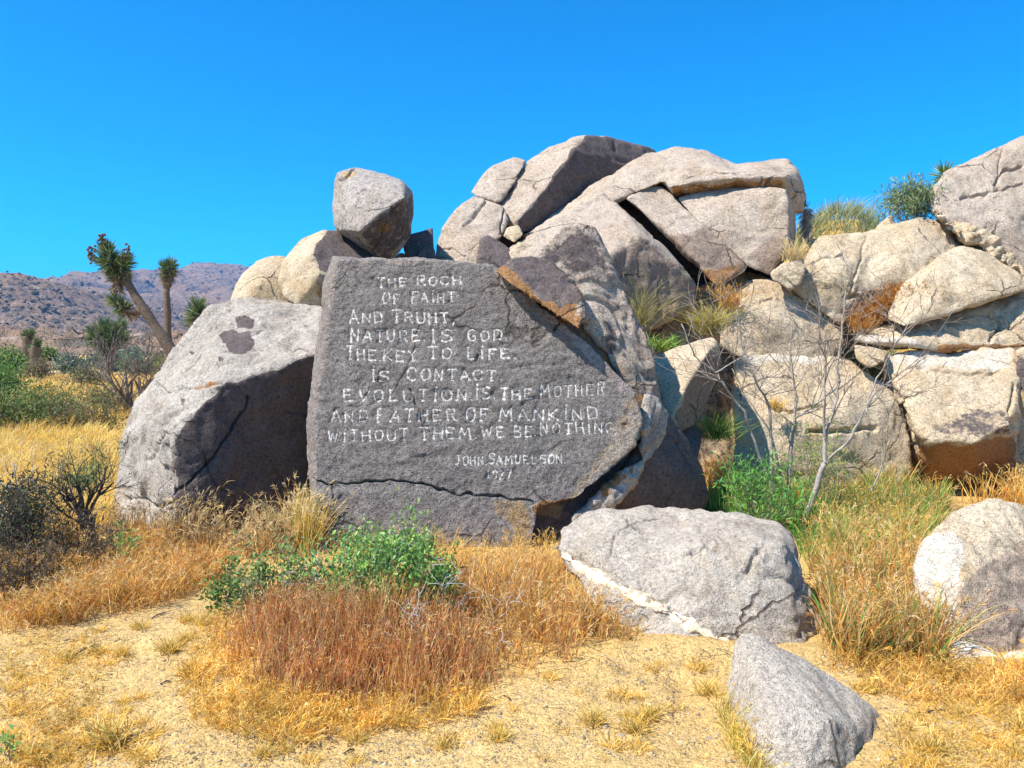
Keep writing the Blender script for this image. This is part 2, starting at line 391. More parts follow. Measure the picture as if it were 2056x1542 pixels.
    for k, v in at.items():
        if v.max() > 0:
            A = ev.attributes.new(k, 'FLOAT', 'POINT'); A.data.foreach_set('value', v.astype(np.float32))
    ev.polygons.foreach_set('use_smooth', np.ones(len(ev.polygons), bool)); ev.name = name
    ev.materials.clear(); ev.materials.append(M[mat]); ev.update()
    o = link(name, ev, parent, base if parent is None else Vector(base)-parent.location)
    if parent is None: tag(o, label, cat, group)
    ROCKS[label] = o
    return o
def bvh_of(o):
    me = o.data; V = np.empty(len(me.vertices)*3, np.float32); me.vertices.foreach_get('co', V)
    V = V.reshape(-1, 3)+np.array(o.location)
    return BVHTree.FromPolygons(V.tolist(), [tuple(p.vertices) for p in me.polygons])
def cast(bvh, px, py):
    o = Vector((0, 0, CH)); d = (P(px, py, 1)-o).normalized()
    return bvh.ray_cast(o, d)

# --- the chiselled words
GL = {
 'A': [[(0, 0), (.5, 1), (1, 0)], [(.2, .36), (.8, .36)], [(-.12, 0), (.14, 0)], [(.86, 0), (1.12, 0)]], 'B': [[(0, 0), (0, 1), (.75, .95), (.8, .6), (.1, .52), (.9, .45), (.9, .05), (0, 0)]],
 'C': [[(1, .85), (.7, 1), (.2, .95), (0, .6), (0, .3), (.25, 0), (.75, 0), (1, .2)], [(1, .85), (1, .7)]], 'D': [[(.1, 0), (.1, 1), (.8, .95), (1, .6), (.95, .1), (0, 0)]],
 'E': [[(1, .92), (.05, 1), (.05, 0), (1, .04)], [(.05, .5), (.7, .52)]], 'F': [[(1, .95), (.15, 1), (.15, 0)], [(.15, .52), (.75, .54)], [(0, 0), (.35, 0)]],
 'G': [[(1, .85), (.6, 1), (.1, .9), (0, .4), (.2, 0), (.9, 0), (.95, .4), (.55, .42)]], 'H': [[(.05, 0), (.05, 1)], [(.95, 0), (.95, 1)], [(.05, .5), (.95, .5)], [(-.1, 0), (.2, 0)], [(.8, 0), (1.1, 0)]],
 'I': [[(.5, 0), (.5, .88)], [(.25, 0), (.75, 0)], [(.3, .86), (.6, .9)], [(.45, 1.1), (.7, 1.22)]], 'J': [[(.3, 1), (1, 1)], [(.65, 1), (.6, .2), (.3, 0), (0, .1)]], 'K': [[(.05, 0), (.1, 1)], [(1, 1), (.15, .42), (1, 0)], [(-.1, 0), (.22, 0)]],
 'L': [[(.1, 1), (.1, 0), (1, .03)], [(-.1, 1), (.3, 1)]], 'M': [[(0, 0), (.1, 1), (.5, .35), (.9, 1), (1, 0)], [(-.12, 0), (.14, 0)], [(.86, 0), (1.12, 0)]], 'N': [[(.05, 0), (.08, 1), (.92, 0), (.95, 1)], [(-.1, 0), (.2, 0)]],
 'O': [[(.5, 1), (.1, .85), (0, .45), (.2, .05), (.55, 0), (.9, .15), (1, .55), (.85, .92), (.5, 1)]], 'R': [[(.1, 0), (.05, 1), (.85, 1), (.9, .6), (.15, .5)], [(.55, .5), (.9, 0), (1.1, 0)], [(-.1, 0), (.25, 0)]],
 'S': [[(1, .9), (.5, 1), (.05, .85), (.1, .58), (.9, .45), (1, .15), (.5, 0), (0, .08)]], 'T': [[(0, .93), (.05, 1), (1, 1)], [(.5, 1), (.5, 0)], [(.3, 0), (.72, 0)]], 'U': [[(.05, 1), (.05, .25), (.3, 0), (.75, .03), (.95, .3), (.95, 1)]],
 'V': [[(0, 1), (.5, 0), (1, 1)], [(-.1, 1), (.15, 1)]], 'W': [[(0, 1), (.25, 0), (.5, .7), (.75, 0), (1, 1)]], 'Y': [[(0, 1), (.5, .5), (1, 1)], [(.5, .5), (.6, 0)], [(.4, 0), (.85, 0)]],
 '.': [[(.35, .0), (.5, .12)]], ',': [[(.5, .15), (.3, -.2)]], '1': [[(.5, 0), (.5, 1), (.3, .8)]], '9': [[(.9, .6), (.4, .5), (.15, .8), (.5, 1), (.9, .85), (.85, .1), (.5, 0)]], '2': [[(.05, .8), (.5, 1), (.9, .75), (.1, 0), (1, .03)]], '7': [[(0, 1), (1, 1), (.4, 0)]]}
WIDE = {'.': .4, ',': .4, 'I': .55, '1': .5, 'M': 1.25, 'W': 1.3}
LETTERS = []
def word(text, x0, x1, yb0, yb1, h, sw=4.6, first=1.0, rest=.86):
    tot = sum(WIDE.get(c, 1) for c in text); x = x0; r = random.Random(text+str(x0)); unit = (x1-x0)/tot
    for k, c in enumerate(text):
        wd = unit*WIDE.get(c, 1); gw = wd*.66*r.uniform(.92, 1.06); gx = x+wd*.14
        yb = yb0+(yb1-yb0)*((x-x0)/(x1-x0))+r.uniform(-1.3, 1.3); hh = h*(first if k == 0 else rest)*r.uniform(.92, 1.08)
        slant = r.uniform(-.09, .09); paths = []
        for st in GL[c]:
            pts = [(gx+u*gw+slant*v*hh+r.uniform(-.5, .5), yb-v*hh+r.uniform(-.5, .5)) for u, v in st]; path = []
            for (a, b), (c2, d2) in zip(pts[:-1], pts[1:]):
                n = max(2, int(math.hypot(c2-a, d2-b)/1.5)); path += [(a+(c2-a)*i/n, b+(d2-b)*i/n) for i in range(n)]
            path.append(pts[-1]); paths.append(path)
        worn = 1-.45*float(sstep(1080, 1230, np.array([x]))[0])
        LETTERS.append((c, paths, sw*(.86 if c in '.,' else 1)*worn)); x += wd
for a in [('THE', 755, 822, 577, 572, 20), ('ROCH', 834, 930, 573, 571, 19, 5.2), ('OF', 765, 808, 609, 608, 21), ('FAIHT.', 822, 926, 608, 606, 22),
          ('AND', 700, 772, 649, 648, 23), ('TRUHT,', 785, 916, 648, 648, 24, 5.4), ('NATURE.', 701, 858, 686, 685, 26), ('IS', 862, 915, 686, 685, 27, 5.2), ('GOD.', 937, 1022, 684, 683, 23),
          ('THE.', 693, 768, 722, 725, 25), ('KEY.', 766, 852, 725, 724, 25), ('TO.', 856, 922, 720, 719, 25, 5), ('LIFE.', 934, 1040, 722, 719, 25, 5.4), ('IS', 742, 786, 767, 767, 26), ('CONTACT.', 815, 1012, 764, 763, 25, 4.8),
          ('EVOLUTION.', 686, 955, 806, 804, 26, 4.8), ('IS.', 952, 998, 802, 802, 27), ('THE', 1000, 1074, 802, 801, 23, 5.4), ('MOTHER', 1083, 1218, 799, 791, 26, 4),
          ('AND', 662, 744, 847, 847, 25, 4), ('FATHER', 752, 922, 848, 844, 26), ('OF', 932, 986, 846, 845, 27, 5.6), ('MANKIND', 998, 1206, 845, 842, 27), 
          ('WITHOUT', 653, 824, 887, 884, 25, 4.2), ('THEM.', 840, 962, 882, 880, 26, 4.8), ('WE.', 962, 1028, 878, 877, 23), ('BE.', 1030, 1080, 877, 876, 23), ('NOTHING', 1082, 1238, 873, 869, 25, 3.8)]:
    word(*a)
word('JOHN.', 912, 980, 934, 933, 20, 3.3, 1, .9); word('SAMUELSON.', 979, 1138, 932, 930, 20, 3.3, 1.05, .85); word('1927', 978, 1030, 962, 960, 17, 3.4, 1, .95)

# --- the inscribed slab
ds = lambda px, py: 6.0+(1110-py)/590*.62+(px-630)/650*.22
face = [(682, 524), (668, 580), (652, 690), (634, 850), (636, 950), (640, 1010), (760, 527), (900, 529), (990, 536), (1035, 592), (1130, 655), (1180, 694), (1212, 735), (1262, 782), (1280, 842), (1270, 890), (1200, 935), (1150, 1000), (1078, 1016)]
side = [(673, 519, .3), (656, 570, .3), (640, 690, .3), (619, 850, .28), (624, 950, .25), (629, 1010, .2)]
slabpts = [(x, y, ds(x, y)) for x, y in face]+[(x, y, ds(x, y)+e) for x, y, e in side]
lowpts = [(638, 985, ds(638, 985)-.02), (628, 1000, ds(630, 1000)+.2), (634, 1150, ds(634, 1150)+.02), (1080, 1010, ds(1080, 1010)-.01), (1072, 1060, ds(1070, 1060)), (1040, 1150, ds(1040, 1150)), (850, 985, ds(850, 985)-.01)]
slab = rock('inscribed_boulder', 'upright dark varnished granite slab carved with pale hand-cut lettering', [(slabpts, .75, .9), (lowpts, .8, .92)], 'slab', vox=.0145, sm=4, rough=.45, seed=1, fine=.006, grooves=[p for L in LETTERS for q in L[1] for p in q],
    cracks=[([(628, 962), (665, 972), (720, 968), (800, 964), (850, 972), (900, 985), (980, 994), (1070, 1003)], 1.5, .05),
            ([(823, 782), (838, 815), (850, 850), (856, 862)], 1.6, .02), ([(955, 722), (962, 712)], 3, .03), ([(665, 972), (668, 1000)], 1.5, .015), ([(1113, 660), (1125, 648)], 3, .03)],
    paint=[('patina_shade', [(690, 526), (672, 580), (655, 690), (638, 850), (634, 950), (630, 1160), (1042, 1160), (1070, 1010), (1150, 1005), (1195, 930), (1235, 905), (1225, 860), (1255, 850), (1265, 800), (1200, 740), (1125, 660), (1030, 595), (985, 530), (830, 530)], 1.0, 5),
           ('ochre', [(985, 1005), (1050, 995), (1068, 1020), (1060, 1080), (1040, 1105), (1020, 1050), (990, 1030)], .7, 8),
           ('rust_shade', [(1070, 1012), (1150, 1000), (1140, 1045), (1075, 1040)], .8, 6), ('ochre', [(1215, 880), (1250, 800), (1275, 790), (1295, 850), (1280, 905), (1210, 945), (1150, 1012), (1135, 1000), (1195, 925)], .5, 10), ('pale', [(1228, 880), (1270, 850), (1285, 870), (1270, 905), (1200, 945), (1195, 930)], .42, 10)])

sbvh = bvh_of(slab)
for c, paths, sw in LETTERS:
    V, Fc = [], []; r = random.Random(len(c)+paths[0][0][0])
    for path in paths:
        ring = None; ph = r.uniform(0, 9)
        for i, (u, v) in enumerate(path):
            a = path[max(i-1, 0)]; b = path[min(i+1, len(path)-1)]; tx, ty = b[0]-a[0], b[1]-a[1]; L = math.hypot(tx, ty)+1e-6
            nx, ny = -ty/L, tx/L; hw = sw*(.35 if sw > 3.4 else .44)*(1+.3*math.sin(i*.8+ph)+r.uniform(-.4, .35))
            if r.random() < .06: hw *= .4
            cur = []
            for s in (-1, 0, 1):
                hit = cast(sbvh, u+nx*hw*s+r.uniform(-.45, .45), v+ny*hw*s+r.uniform(-.45, .45))
                if hit[0] is None: cur = None; break
                cur.append(len(V)); V.append(hit[0]+hit[1]*(.0025 if s == 0 else .0008)-slab.location)
            if cur and ring: Fc += [(ring[0], ring[1], cur[1], cur[0]), (ring[1], ring[2], cur[2], cur[1])]
            ring = cur
    if Fc: link('carved_letter' if c not in '.,' else 'carved_stop', mesh_np('carved_letter', V, Fc, M['letter'], True), slab)

# --- fin, wedge, crust and shaded stone at the slab's right edge
rock('fin_boulder', 'rough pale blotched granite fin rising behind the right edge of the carved slab', [
    ([(1072, 545, 6.95), (1090, 498, 7.0), (1130, 460, 7.1), (1160, 449, 7.15), (1195, 458, 7.2), (1216, 490, 7.25), (1242, 572, 7.2), (1160, 560, 6.95), (1192, 655, 6.8), (1214, 698, 6.8), (1280, 640, 7.1), (1305, 715, 7.0)], .6, .85),
    ([(1194, 640, 6.8), (1280, 640, 7.1), (1310, 720, 7.0), (1328, 790, 6.9), (1336, 836, 6.85), (1306, 850, 6.75), (1280, 782, 6.75), (1218, 706, 6.78)], .6, .85)], 'pink', vox=.02, sm=2, rough=1.5, seed=2,
    paint=[('patina_shade', None, .43, 0), ('patina_shade', [(1080, 540), (1090, 500), (1160, 450), (1200, 462), (1225, 540), (1160, 560), (1120, 540)], .62, 20), ('patina_shade', [(1200, 640), (1240, 650), (1235, 720), (1210, 700)], .6, 8), ('rust_shade', [(1245, 770), (1320, 800), (1330, 835), (1295, 850)], .6, 15), ('pale', [(1150, 560), (1190, 560), (1215, 700), (1190, 690)], .5, 12)])
rock('wedge_stone', 'dark wedge of granite with rusty lower edge resting on the slab shoulder', [
    ([(998, 545, 6.6), (1028, 519, 6.75), (1072, 518, 6.85), (1105, 524, 6.85), (1145, 560, 6.75), (1174, 590, 6.65), (1180, 638, 6.5), (1162, 662, 6.42), (1130, 642, 6.42), (1060, 594, 6.48), (1018, 566, 6.52)], .35, .85)], 'dark', vox=.016, sm=3, rough=1.6, seed=3, cat='stone',
    paint=[('patina_shade', [(1030, 515), (1110, 520), (1150, 560), (1130, 600), (1070, 580), (1035, 548)], .9, 8), ('rust_shade', [(995, 545), (1030, 575), (1110, 635), (1160, 668), (1178, 640), (1150, 600), (1125, 615), (1070, 585), (1030, 545), (1010, 530)], .85, 8), ('pale', [(1150, 598), (1172, 605), (1172, 640), (1150, 635)], .5, 8)])
rock('crust_ledge', 'curved rusty crust ledge wrapping the lower right edge of the carved slab', [
    ([(1292, 790, 6.72), (1318, 800, 6.75), (1340, 832, 6.8), (1334, 880, 6.75), (1312, 925, 6.65), (1286, 915, 6.6), (1300, 850, 6.62)], .4, .9),
    ([(1312, 915, 6.65), (1270, 975, 6.5), (1210, 1030, 6.42), (1160, 1070, 6.35), (1146, 1045, 6.35), (1205, 990, 6.42), (1262, 935, 6.52)], .4, .9)], 'grey', vox=.016, sm=2, rough=2.0, seed=4, cat='stone',
    paint=[('brown', [(1190, 980), (1270, 925), (1300, 860), (1300, 800), (1345, 830), (1320, 900), (1240, 975), (1160, 1040)], .5, 14), ('rust_shade', [(1190, 985), (1262, 930), (1290, 905), (1270, 950), (1210, 1005)], .6, 8), ('pale', [(1150, 1040), (1230, 985), (1290, 930), (1310, 930), (1250, 1005), (1165, 1065)], .42, 8)])
rock('recess_stone', 'dark stone set deep in the recess under the slab nose', [([(1060, 1010, 6.55), (1200, 940, 6.75), (1290, 880, 6.85), (1300, 930, 6.8), (1200, 1040, 6.6), (1130, 1090, 6.45), (1040, 1150, 6.35)], .4, .9)], 'dark', vox=.022, sm=3, rough=1.5, seed=82, cat='stone', paint=[('patina_shade', None, .5, 0), ('ochre', [(1075, 1012), (1140, 1010), (1120, 1040), (1075, 1040)], .8, 6)])  # dark colour stands in for the deep shade of the recess
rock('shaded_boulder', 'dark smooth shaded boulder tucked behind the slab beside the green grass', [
    ([(1325, 822, 6.9), (1352, 850, 7.0), (1385, 885, 7.1), (1415, 945, 7.15), (1427, 1000, 7.1), (1400, 1040, 7.0), (1160, 1075, 6.6), (1240, 985, 6.6), (1295, 890, 6.7)], .8, .8)], 'dark', vox=.026, sm=8, rough=.8, seed=5, paint=[('patina_shade', None, .8, 0)], cracks=[([(1345, 870), (1365, 900), (1385, 930)], 2, .02)])  # all-over dark tone paints in the shadow cast by the slab

# --- the left boulder
rock('leaning_boulder', 'large pale boulder with dark smooth front face left of the carved slab', [
    ([(340, 878, 6.40), (344, 1110, 6.28), (450, 766, 6.62), (388, 826, 6.48), (560, 742, 6.95), (648, 712, 7.35), (650, 1000, 7.45), (640, 1110, 7.35),
      (235, 985, 7.5), (232, 1010, 7.5), (250, 1040, 7.4), (262, 850, 7.7), (298, 765, 7.9), (375, 682, 8.3), (428, 622, 8.6), (500, 611, 8.7), (600, 620, 8.6), (652, 628, 8.3)], .6, .85)], 'grey', vox=.026, sm=3, rough=1.8, seed=6, smoothpat=1.0,
    cracks=[([(500, 795), (480, 845), (430, 915), (385, 965), (350, 990)], 2.2, .05), ([(575, 822), (625, 838)], 2, .02), ([(352, 1008), (300, 1020), (255, 1000)], 4, .04), ([(300, 760), (330, 785), (380, 775), (440, 768)], 3, .035), ([(292, 925), (310, 890), (330, 870)], 3, .03)],
    paint=[('patina_shade', [(352, 880), (352, 1120), (660, 1110), (655, 710), (560, 742), (455, 768), (394, 828)], 1.0, 4), ('patina_shade', [(445, 665), (465, 655), (500, 668), (508, 690), (490, 710), (460, 705), (445, 685)], 1.0, 5), ('patina_shade', [(470, 640), (490, 632), (512, 642), (495, 655), (475, 652)], .9, 4), ('patina_shade', [(375, 705), (392, 700), (388, 715)], .8, 4), ('patina_shade', [(440, 712), (455, 712), (455, 726), (440, 724)], .7, 4), ('patina_shade', [(500, 670), (530, 655), (535, 665), (510, 680)], .55, 5), ('patina_shade', [(362, 800), (382, 800), (378, 822), (362, 820)], .55, 5), ('patina_shade', [(345, 850), (356, 850), (356, 900), (345, 895)], .5, 4),  # front face: varnish plus painted shade; the small patches are stains
           ('rust_shade', [(385, 770), (445, 768), (420, 790), (390, 785)], .7, 6), ('ochre', [(500, 795), (530, 770), (520, 800)], .5, 8), ('ochre', [(345, 1000), (370, 985), (365, 1010)], .6, 5)])

# --- boulders stacked behind the left shoulder
rock('round_boulder', 'tan rounded boulder lying left of the stack that carries the balanced block', [([(461, 612, 9.0), (470, 580, 9.0), (488, 548, 9.1), (515, 522, 9.2), (560, 511, 9.3), (585, 518, 9.3), (590, 600, 8.9), (575, 625, 8.8), (468, 630, 8.8), (520, 570, 8.75)], 1.0, .7)], 'warm', vox=.03, sm=22, rough=.8, seed=7, paint=[('ochre', [(490, 580), (530, 560), (560, 610), (500, 615)], .55, 20)])
rock('cleft_boulder', 'tan boulder with a flat dark facet wedged beneath the balanced block', [([(561, 572, 8.8), (566, 528, 8.9), (606, 483, 9.0), (652, 462, 9.1), (622, 512, 8.45), (640, 548, 8.3), (700, 556, 8.5), (715, 463, 9.4), (748, 490, 9.3), (775, 530, 9.1), (765, 580, 8.9), (700, 615, 8.6), (640, 625, 8.5), (592, 612, 8.5), (568, 590, 8.65)], .9, .75)], 'warm', vox=.026, sm=8, rough=.7, seed=8, paint=[('patina_shade', [(655, 464), (626, 510), (642, 542), (705, 552), (775, 530), (748, 490), (715, 462)], .85, 4), ('ochre', [(575, 560), (640, 560), (660, 600), (600, 610)], .6, 14), ('rust_shade', [(640, 575), (720, 570), (700, 620), (620, 620)], .45, 15)])  # dark facet: its shade is painted into the colour
rock('balanced_boulder', 'blocky grey boulder balanced on top of the stack against the sky', [([(674, 348, 9.1), (712, 335, 9.3), (760, 347, 9.2), (803, 364, 9.0), (812, 395, 8.6), (760, 432, 8.5), (720, 465, 8.5), (671, 462, 9.0), (667, 420, 9.05), (671, 370, 9.1), (826, 385, 9.2), (829, 430, 9.3), (823, 474, 9.3), (800, 508, 9.2), (772, 528, 9.2), (745, 500, 9.1)], .8, .7)], 'mid', vox=.026, sm=5, rough=.7, seed=9, paint=[('patina_shade', [(672, 375), (690, 365), (800, 372), (808, 395), (720, 462), (672, 462)], .38, 10), ('patina_shade', [(810, 395), (760, 432), (722, 466), (772, 530), (830, 470), (828, 385)], .6, 8), ('ochre', [(686, 352), (712, 340), (712, 358), (690, 362)], .9, 3), ('rust_shade', [(755, 440), (800, 430), (790, 470), (750, 480)], .5, 12)], cracks=[([(678, 362), (700, 350), (714, 338)], 2.5, .03)])  # lower right face painted darker to deepen its shade
rock('chock_stone', 'dark angular chock stone leaning beside the balanced block', [([(806, 482, 9.6), (830, 468, 9.7), (869, 456, 9.8), (871, 492, 9.7), (869, 540, 9.5), (826, 545, 9.5), (816, 507, 9.5)], .6, .75)], 'dark', vox=.026, sm=3, rough=.8, seed=10, cat='stone', paint=[('patina_shade', None, .6, 0)])
rock('chock_stone', 'small dark pointed stone in front of the angular chock stone', [([(832, 545, 9.35), (838, 512, 9.4), (852, 494, 9.5), (870, 492, 9.5), (882, 540, 9.4)], .4, .75)], 'dark', vox=.026, sm=4, rough=.8, seed=11, cat='stone')
rock('chock_stone', 'small pale stone seen through the gap under the balanced block', [([(783, 525, 10), (800, 508, 10.1), (818, 510, 10.1), (824, 545, 9.9), (785, 550, 9.9)], .5, .75)], 'warm', vox=.03, sm=8, rough=.8, seed=12, cat='stone')

# --- the high pile in the middle
rock('cracked_boulder', 'pale cracked boulder at the left foot of the high rock pile', [([(876, 500, 9.7), (890, 455, 9.8), (915, 420, 9.9), (950, 391, 10.1), (978, 400, 10.0), (1012, 414, 9.9), (1022, 440, 9.8), (1012, 470, 9.6), (962, 490, 9.4), (960, 560, 9.3), (878, 560, 9.5)], 1.2, .8)], 'pink', vox=.03, sm=9, rough=.8, seed=13, cracks=[([(978, 398), (960, 420), (930, 455)], 2.5, .04), ([(1015, 414), (1008, 445), (1010, 470)], 2.5, .04), ([(880, 505), (905, 500), (935, 515)], 2, .02)], paint=[('ochre', [(885, 450), (930, 450), (930, 510), (885, 500)], .4, 20)])
rock('capping_block', 'flat pale block split off the left shoulder of the high pointed peak', [([(944, 386, 10.5), (965, 358, 10.7), (988, 333, 10.8), (1032, 315, 10.9), (1058, 322, 10.8), (1037, 364, 10.5), (1003, 407, 10.3), (962, 398, 10.35)], 1.1, .8)], 'pink', vox=.032, sm=4, rough=.8, seed=14)
rock('peak_boulder', 'highest pointed boulder with pale left flank and dark right face', [([(1000, 402, 10.55), (1030, 362, 10.65), (1058, 322, 10.85), (1100, 294, 11.0), (1155, 274, 11.0), (1178, 271, 10.9), (1150, 305, 10.5), (1118, 350, 10.3), (1040, 440, 10.0), (1000, 440, 10.2), (1240, 279, 11.6), (1312, 302, 12.0), (1330, 360, 11.8), (1180, 440, 10.9), (1045, 470, 10.05)], 1.2, .85)], 'pink', vox=.034, sm=4, rough=.8, seed=15, paint=[('patina_shade', [(1178, 270), (1150, 302), (1112, 355), (1040, 448), (1045, 475), (1180, 445), (1330, 360), (1315, 298), (1240, 276)], .8, 5), ('ochre', [(1080, 300), (1120, 310), (1080, 370), (1060, 350)], .35, 14)])  # right face colour holds both varnish and the shade on it
rock('wedge_stone', 'dark triangular stone just above the top edge of the carved slab', [([(955, 545, 9.0), (962, 478, 9.2), (980, 472, 9.3), (1055, 518, 9.2), (1055, 545, 9.0)], .5, .8)], 'dark', vox=.026, sm=4, rough=1.0, seed=16, cat='stone', paint=[('patina_shade', None, .6, 0)])
rock('rubble_stone', 'small tan stone jammed under the pointed peak', [([(1008, 475, 9.3), (1018, 455, 9.4), (1042, 452, 9.4), (1052, 470, 9.3), (1035, 490, 9.2)], .35, .7)], 'warm', vox=.022, sm=8, rough=.9, seed=17, cat='stone')
rock('rubble_stone', 'knobbly tan stone between the dark triangular stone and the long sloping slab', [([(1020, 505, 9.1), (1040, 485, 9.15), (1068, 492, 9.15), (1080, 520, 9.1), (1060, 540, 9.0), (1030, 530, 9.0)], .35, .7)], 'warm', vox=.022, sm=5, rough=1.8, seed=18, cat='stone')
rock('cap_slab', 'long whaleback slab roofing the high pile with a dark overhang below', [
    ([(1040, 478, 10.1), (1120, 425, 10.4), (1210, 365, 10.7), (1300, 308, 10.9), (1350, 299, 10.9), (1370, 350, 10.3), (1290, 380, 10.1), (1215, 410, 10.0), (1130, 450, 9.9)], 1.3, .85),
    ([(1290, 312, 10.9), (1350, 298, 10.9), (1415, 303, 10.9), (1440, 318, 10.8), (1480, 330, 10.7), (1345, 375, 9.95), (1400, 360, 9.9), (1480, 356, 9.85), (1350, 398, 10.35), (1490, 390, 10.2)], 1.3, .85),
    ([(1460, 332, 10.7), (1520, 324, 10.6), (1580, 321, 10.6), (1603, 340, 10.2), (1618, 395, 10.2), (1614, 426, 10.2), (1592, 430, 10.15), (1480, 357, 9.85), (1576, 352, 9.75), (1582, 392, 10.1), (1480, 392, 10.2)], 1.2, .85)], 'pink', vox=.034, sm=5, rough=1.0, seed=19, paint=[('rust_shade', [(1345, 378), (1480, 360), (1575, 358), (1582, 392), (1350, 398)], .6, 5), ('ochre', [(1380, 335), (1480, 335), (1470, 355), (1380, 358)], .45, 14)])  # reddish strip paints shade on the underside of the overhang
rock('split_boulder', 'long sloping boulder with brown front face, left half of the split pair', [([(1022, 500, 9.2), (1060, 478, 9.5), (1130, 438, 9.8), (1208, 388, 10.1), (1234, 404, 9.8), (1292, 473, 8.95), (1228, 508, 8.6), (1060, 530, 8.9), (1330, 508, 9.0), (1375, 540, 9.1), (1396, 570, 9.2), (1393, 600, 9.15), (1345, 640, 8.95), (1291, 664, 8.8), (1230, 640, 8.6), (1080, 560, 8.9)], 1.0, .85)], 'pink', vox=.03, sm=6, rough=.9, seed=20, paint=[('brown', [(1226, 508), (1292, 476), (1400, 568), (1396, 605), (1291, 668), (1230, 640)], .75, 6), ('ochre', [(1300, 620), (1390, 590), (1345, 645), (1290, 668), (1250, 640)], .7, 10)])
rock('split_boulder', 'long sloping boulder with dark stained foot, right half of the split pair', [([(1256, 398, 10.0), (1296, 365, 10.4), (1330, 378, 10.3), (1362, 402, 10.1), (1420, 455, 9.6), (1372, 470, 9.35), (1502, 532, 9.4), (1494, 548, 9.4), (1440, 578, 9.15), (1424, 556, 9.25), (1366, 492, 9.35)], .9, .85)], 'pink', vox=.03, sm=5, rough=.9, seed=21, grow=1.0, paint=[('brown', [(1335, 475), (1415, 455), (1505, 530), (1494, 552), (1426, 584), (1390, 556)], .7, 8), ('patina_shade', [(1400, 490), (1450, 490), (1480, 530), (1430, 540)], .42, 16), ('rust_shade', [(1390, 540), (1500, 525), (1494, 550), (1426, 582)], .6, 12)])
rock('wall_block', 'square sided grey block standing under the dark overhang', [([(1362, 398, 10.1), (1420, 380, 10.15), (1500, 377, 10.05), (1578, 381, 9.75), (1582, 440, 9.6), (1580, 505, 9.45), (1546, 552, 9.5), (1500, 535, 9.55), (1400, 445, 9.8), (1598, 430, 10.4), (1594, 500, 10.2)], 1.0, .85)], 'pink', vox=.03, sm=4, rough=.8, seed=22, paint=[('brown', [(1495, 515), (1530, 490), (1582, 470), (1582, 510), (1546, 556)], .7, 6), ('ochre', [(1410, 405), (1520, 410), (1500, 430), (1420, 425)], .35, 14)])

# --- the right-hand pile
rock('core_boulder', 'brown shaded boulder filling the hollow below the split pair', [([(1290, 660, 9.6), (1340, 600, 9.9), (1420, 570, 10.0), (1500, 545, 10.0), (1560, 560, 10.0), (1500, 700, 9.6), (1500, 960, 9.2), (1330, 960, 9.0)], .8, .85)], 'warm', vox=.04, sm=6, rough=1.0, seed=23, paint=[('patina_shade', [(1380, 700), (1480, 700), (1480, 930), (1380, 930)], .5, 20)])  # dark patch paints the shadow in the gap beside the broad boulder
rock('tilted_block', 'wedge shaped block with pale top and dark end leaning beside the fin', [([(1300, 722, 7.9), (1360, 695, 8.1), (1431, 677, 8.2), (1444, 688, 8.1), (1424, 704, 7.75), (1380, 770, 7.5), (1350, 840, 7.35), (1300, 850, 7.6), (1448, 716, 8.1), (1443, 748, 8.05), (1398, 850, 7.75), (1366, 866, 7.5)], .6, .8)], 'warm', vox=.024, sm=4, rough=.6, seed=24, paint=[('brown', [(1424, 706), (1350, 842), (1366, 870), (1398, 852), (1448, 745), (1448, 715)], .9, 4)])  # brown end: shaded side darkened in the colour
rock('foot_stone', 'small brown stone under the wedge shaped block', [([(1365, 860, 7.8), (1400, 850, 7.9), (1412, 880, 7.8), (1400, 930, 7.6), (1360, 930, 7.6)], .5, .8)], 'dark', vox=.026, sm=8, rough=.8, seed=25, cat='stone')
rock('broad_boulder', 'broad pale boulder behind the bare white sapling', [([(1478, 722, 8.9), (1506, 714, 9.0), (1580, 716, 9.0), (1657, 718, 9.0), (1708, 727, 8.9), (1772, 765, 8.7), (1810, 803, 8.6), (1825, 880, 8.5), (1830, 990, 8.4), (1657, 1000, 8.2), (1478, 990, 8.3), (1475, 850, 8.4), (1640, 850, 8.25)], 1.0, .85)], 'warm', vox=.032, sm=9, rough=1.1, seed=26, cracks=[([(1620, 868), (1680, 866), (1760, 860)], 4, .06), ([(1570, 826), (1610, 820), (1660, 812)], 3, .04), ([(1660, 720), (1720, 760), (1760, 800)], 2.5, .03)], paint=[('pale', [(1478, 718), (1560, 712), (1660, 716), (1640, 730), (1500, 732)], .8, 5), ('ochre', [(1620, 850), (1690, 855), (1680, 875), (1620, 880)], .6, 10), ('ochre', [(1480, 760), (1520, 740), (1540, 900), (1480, 900)], .3, 20)])
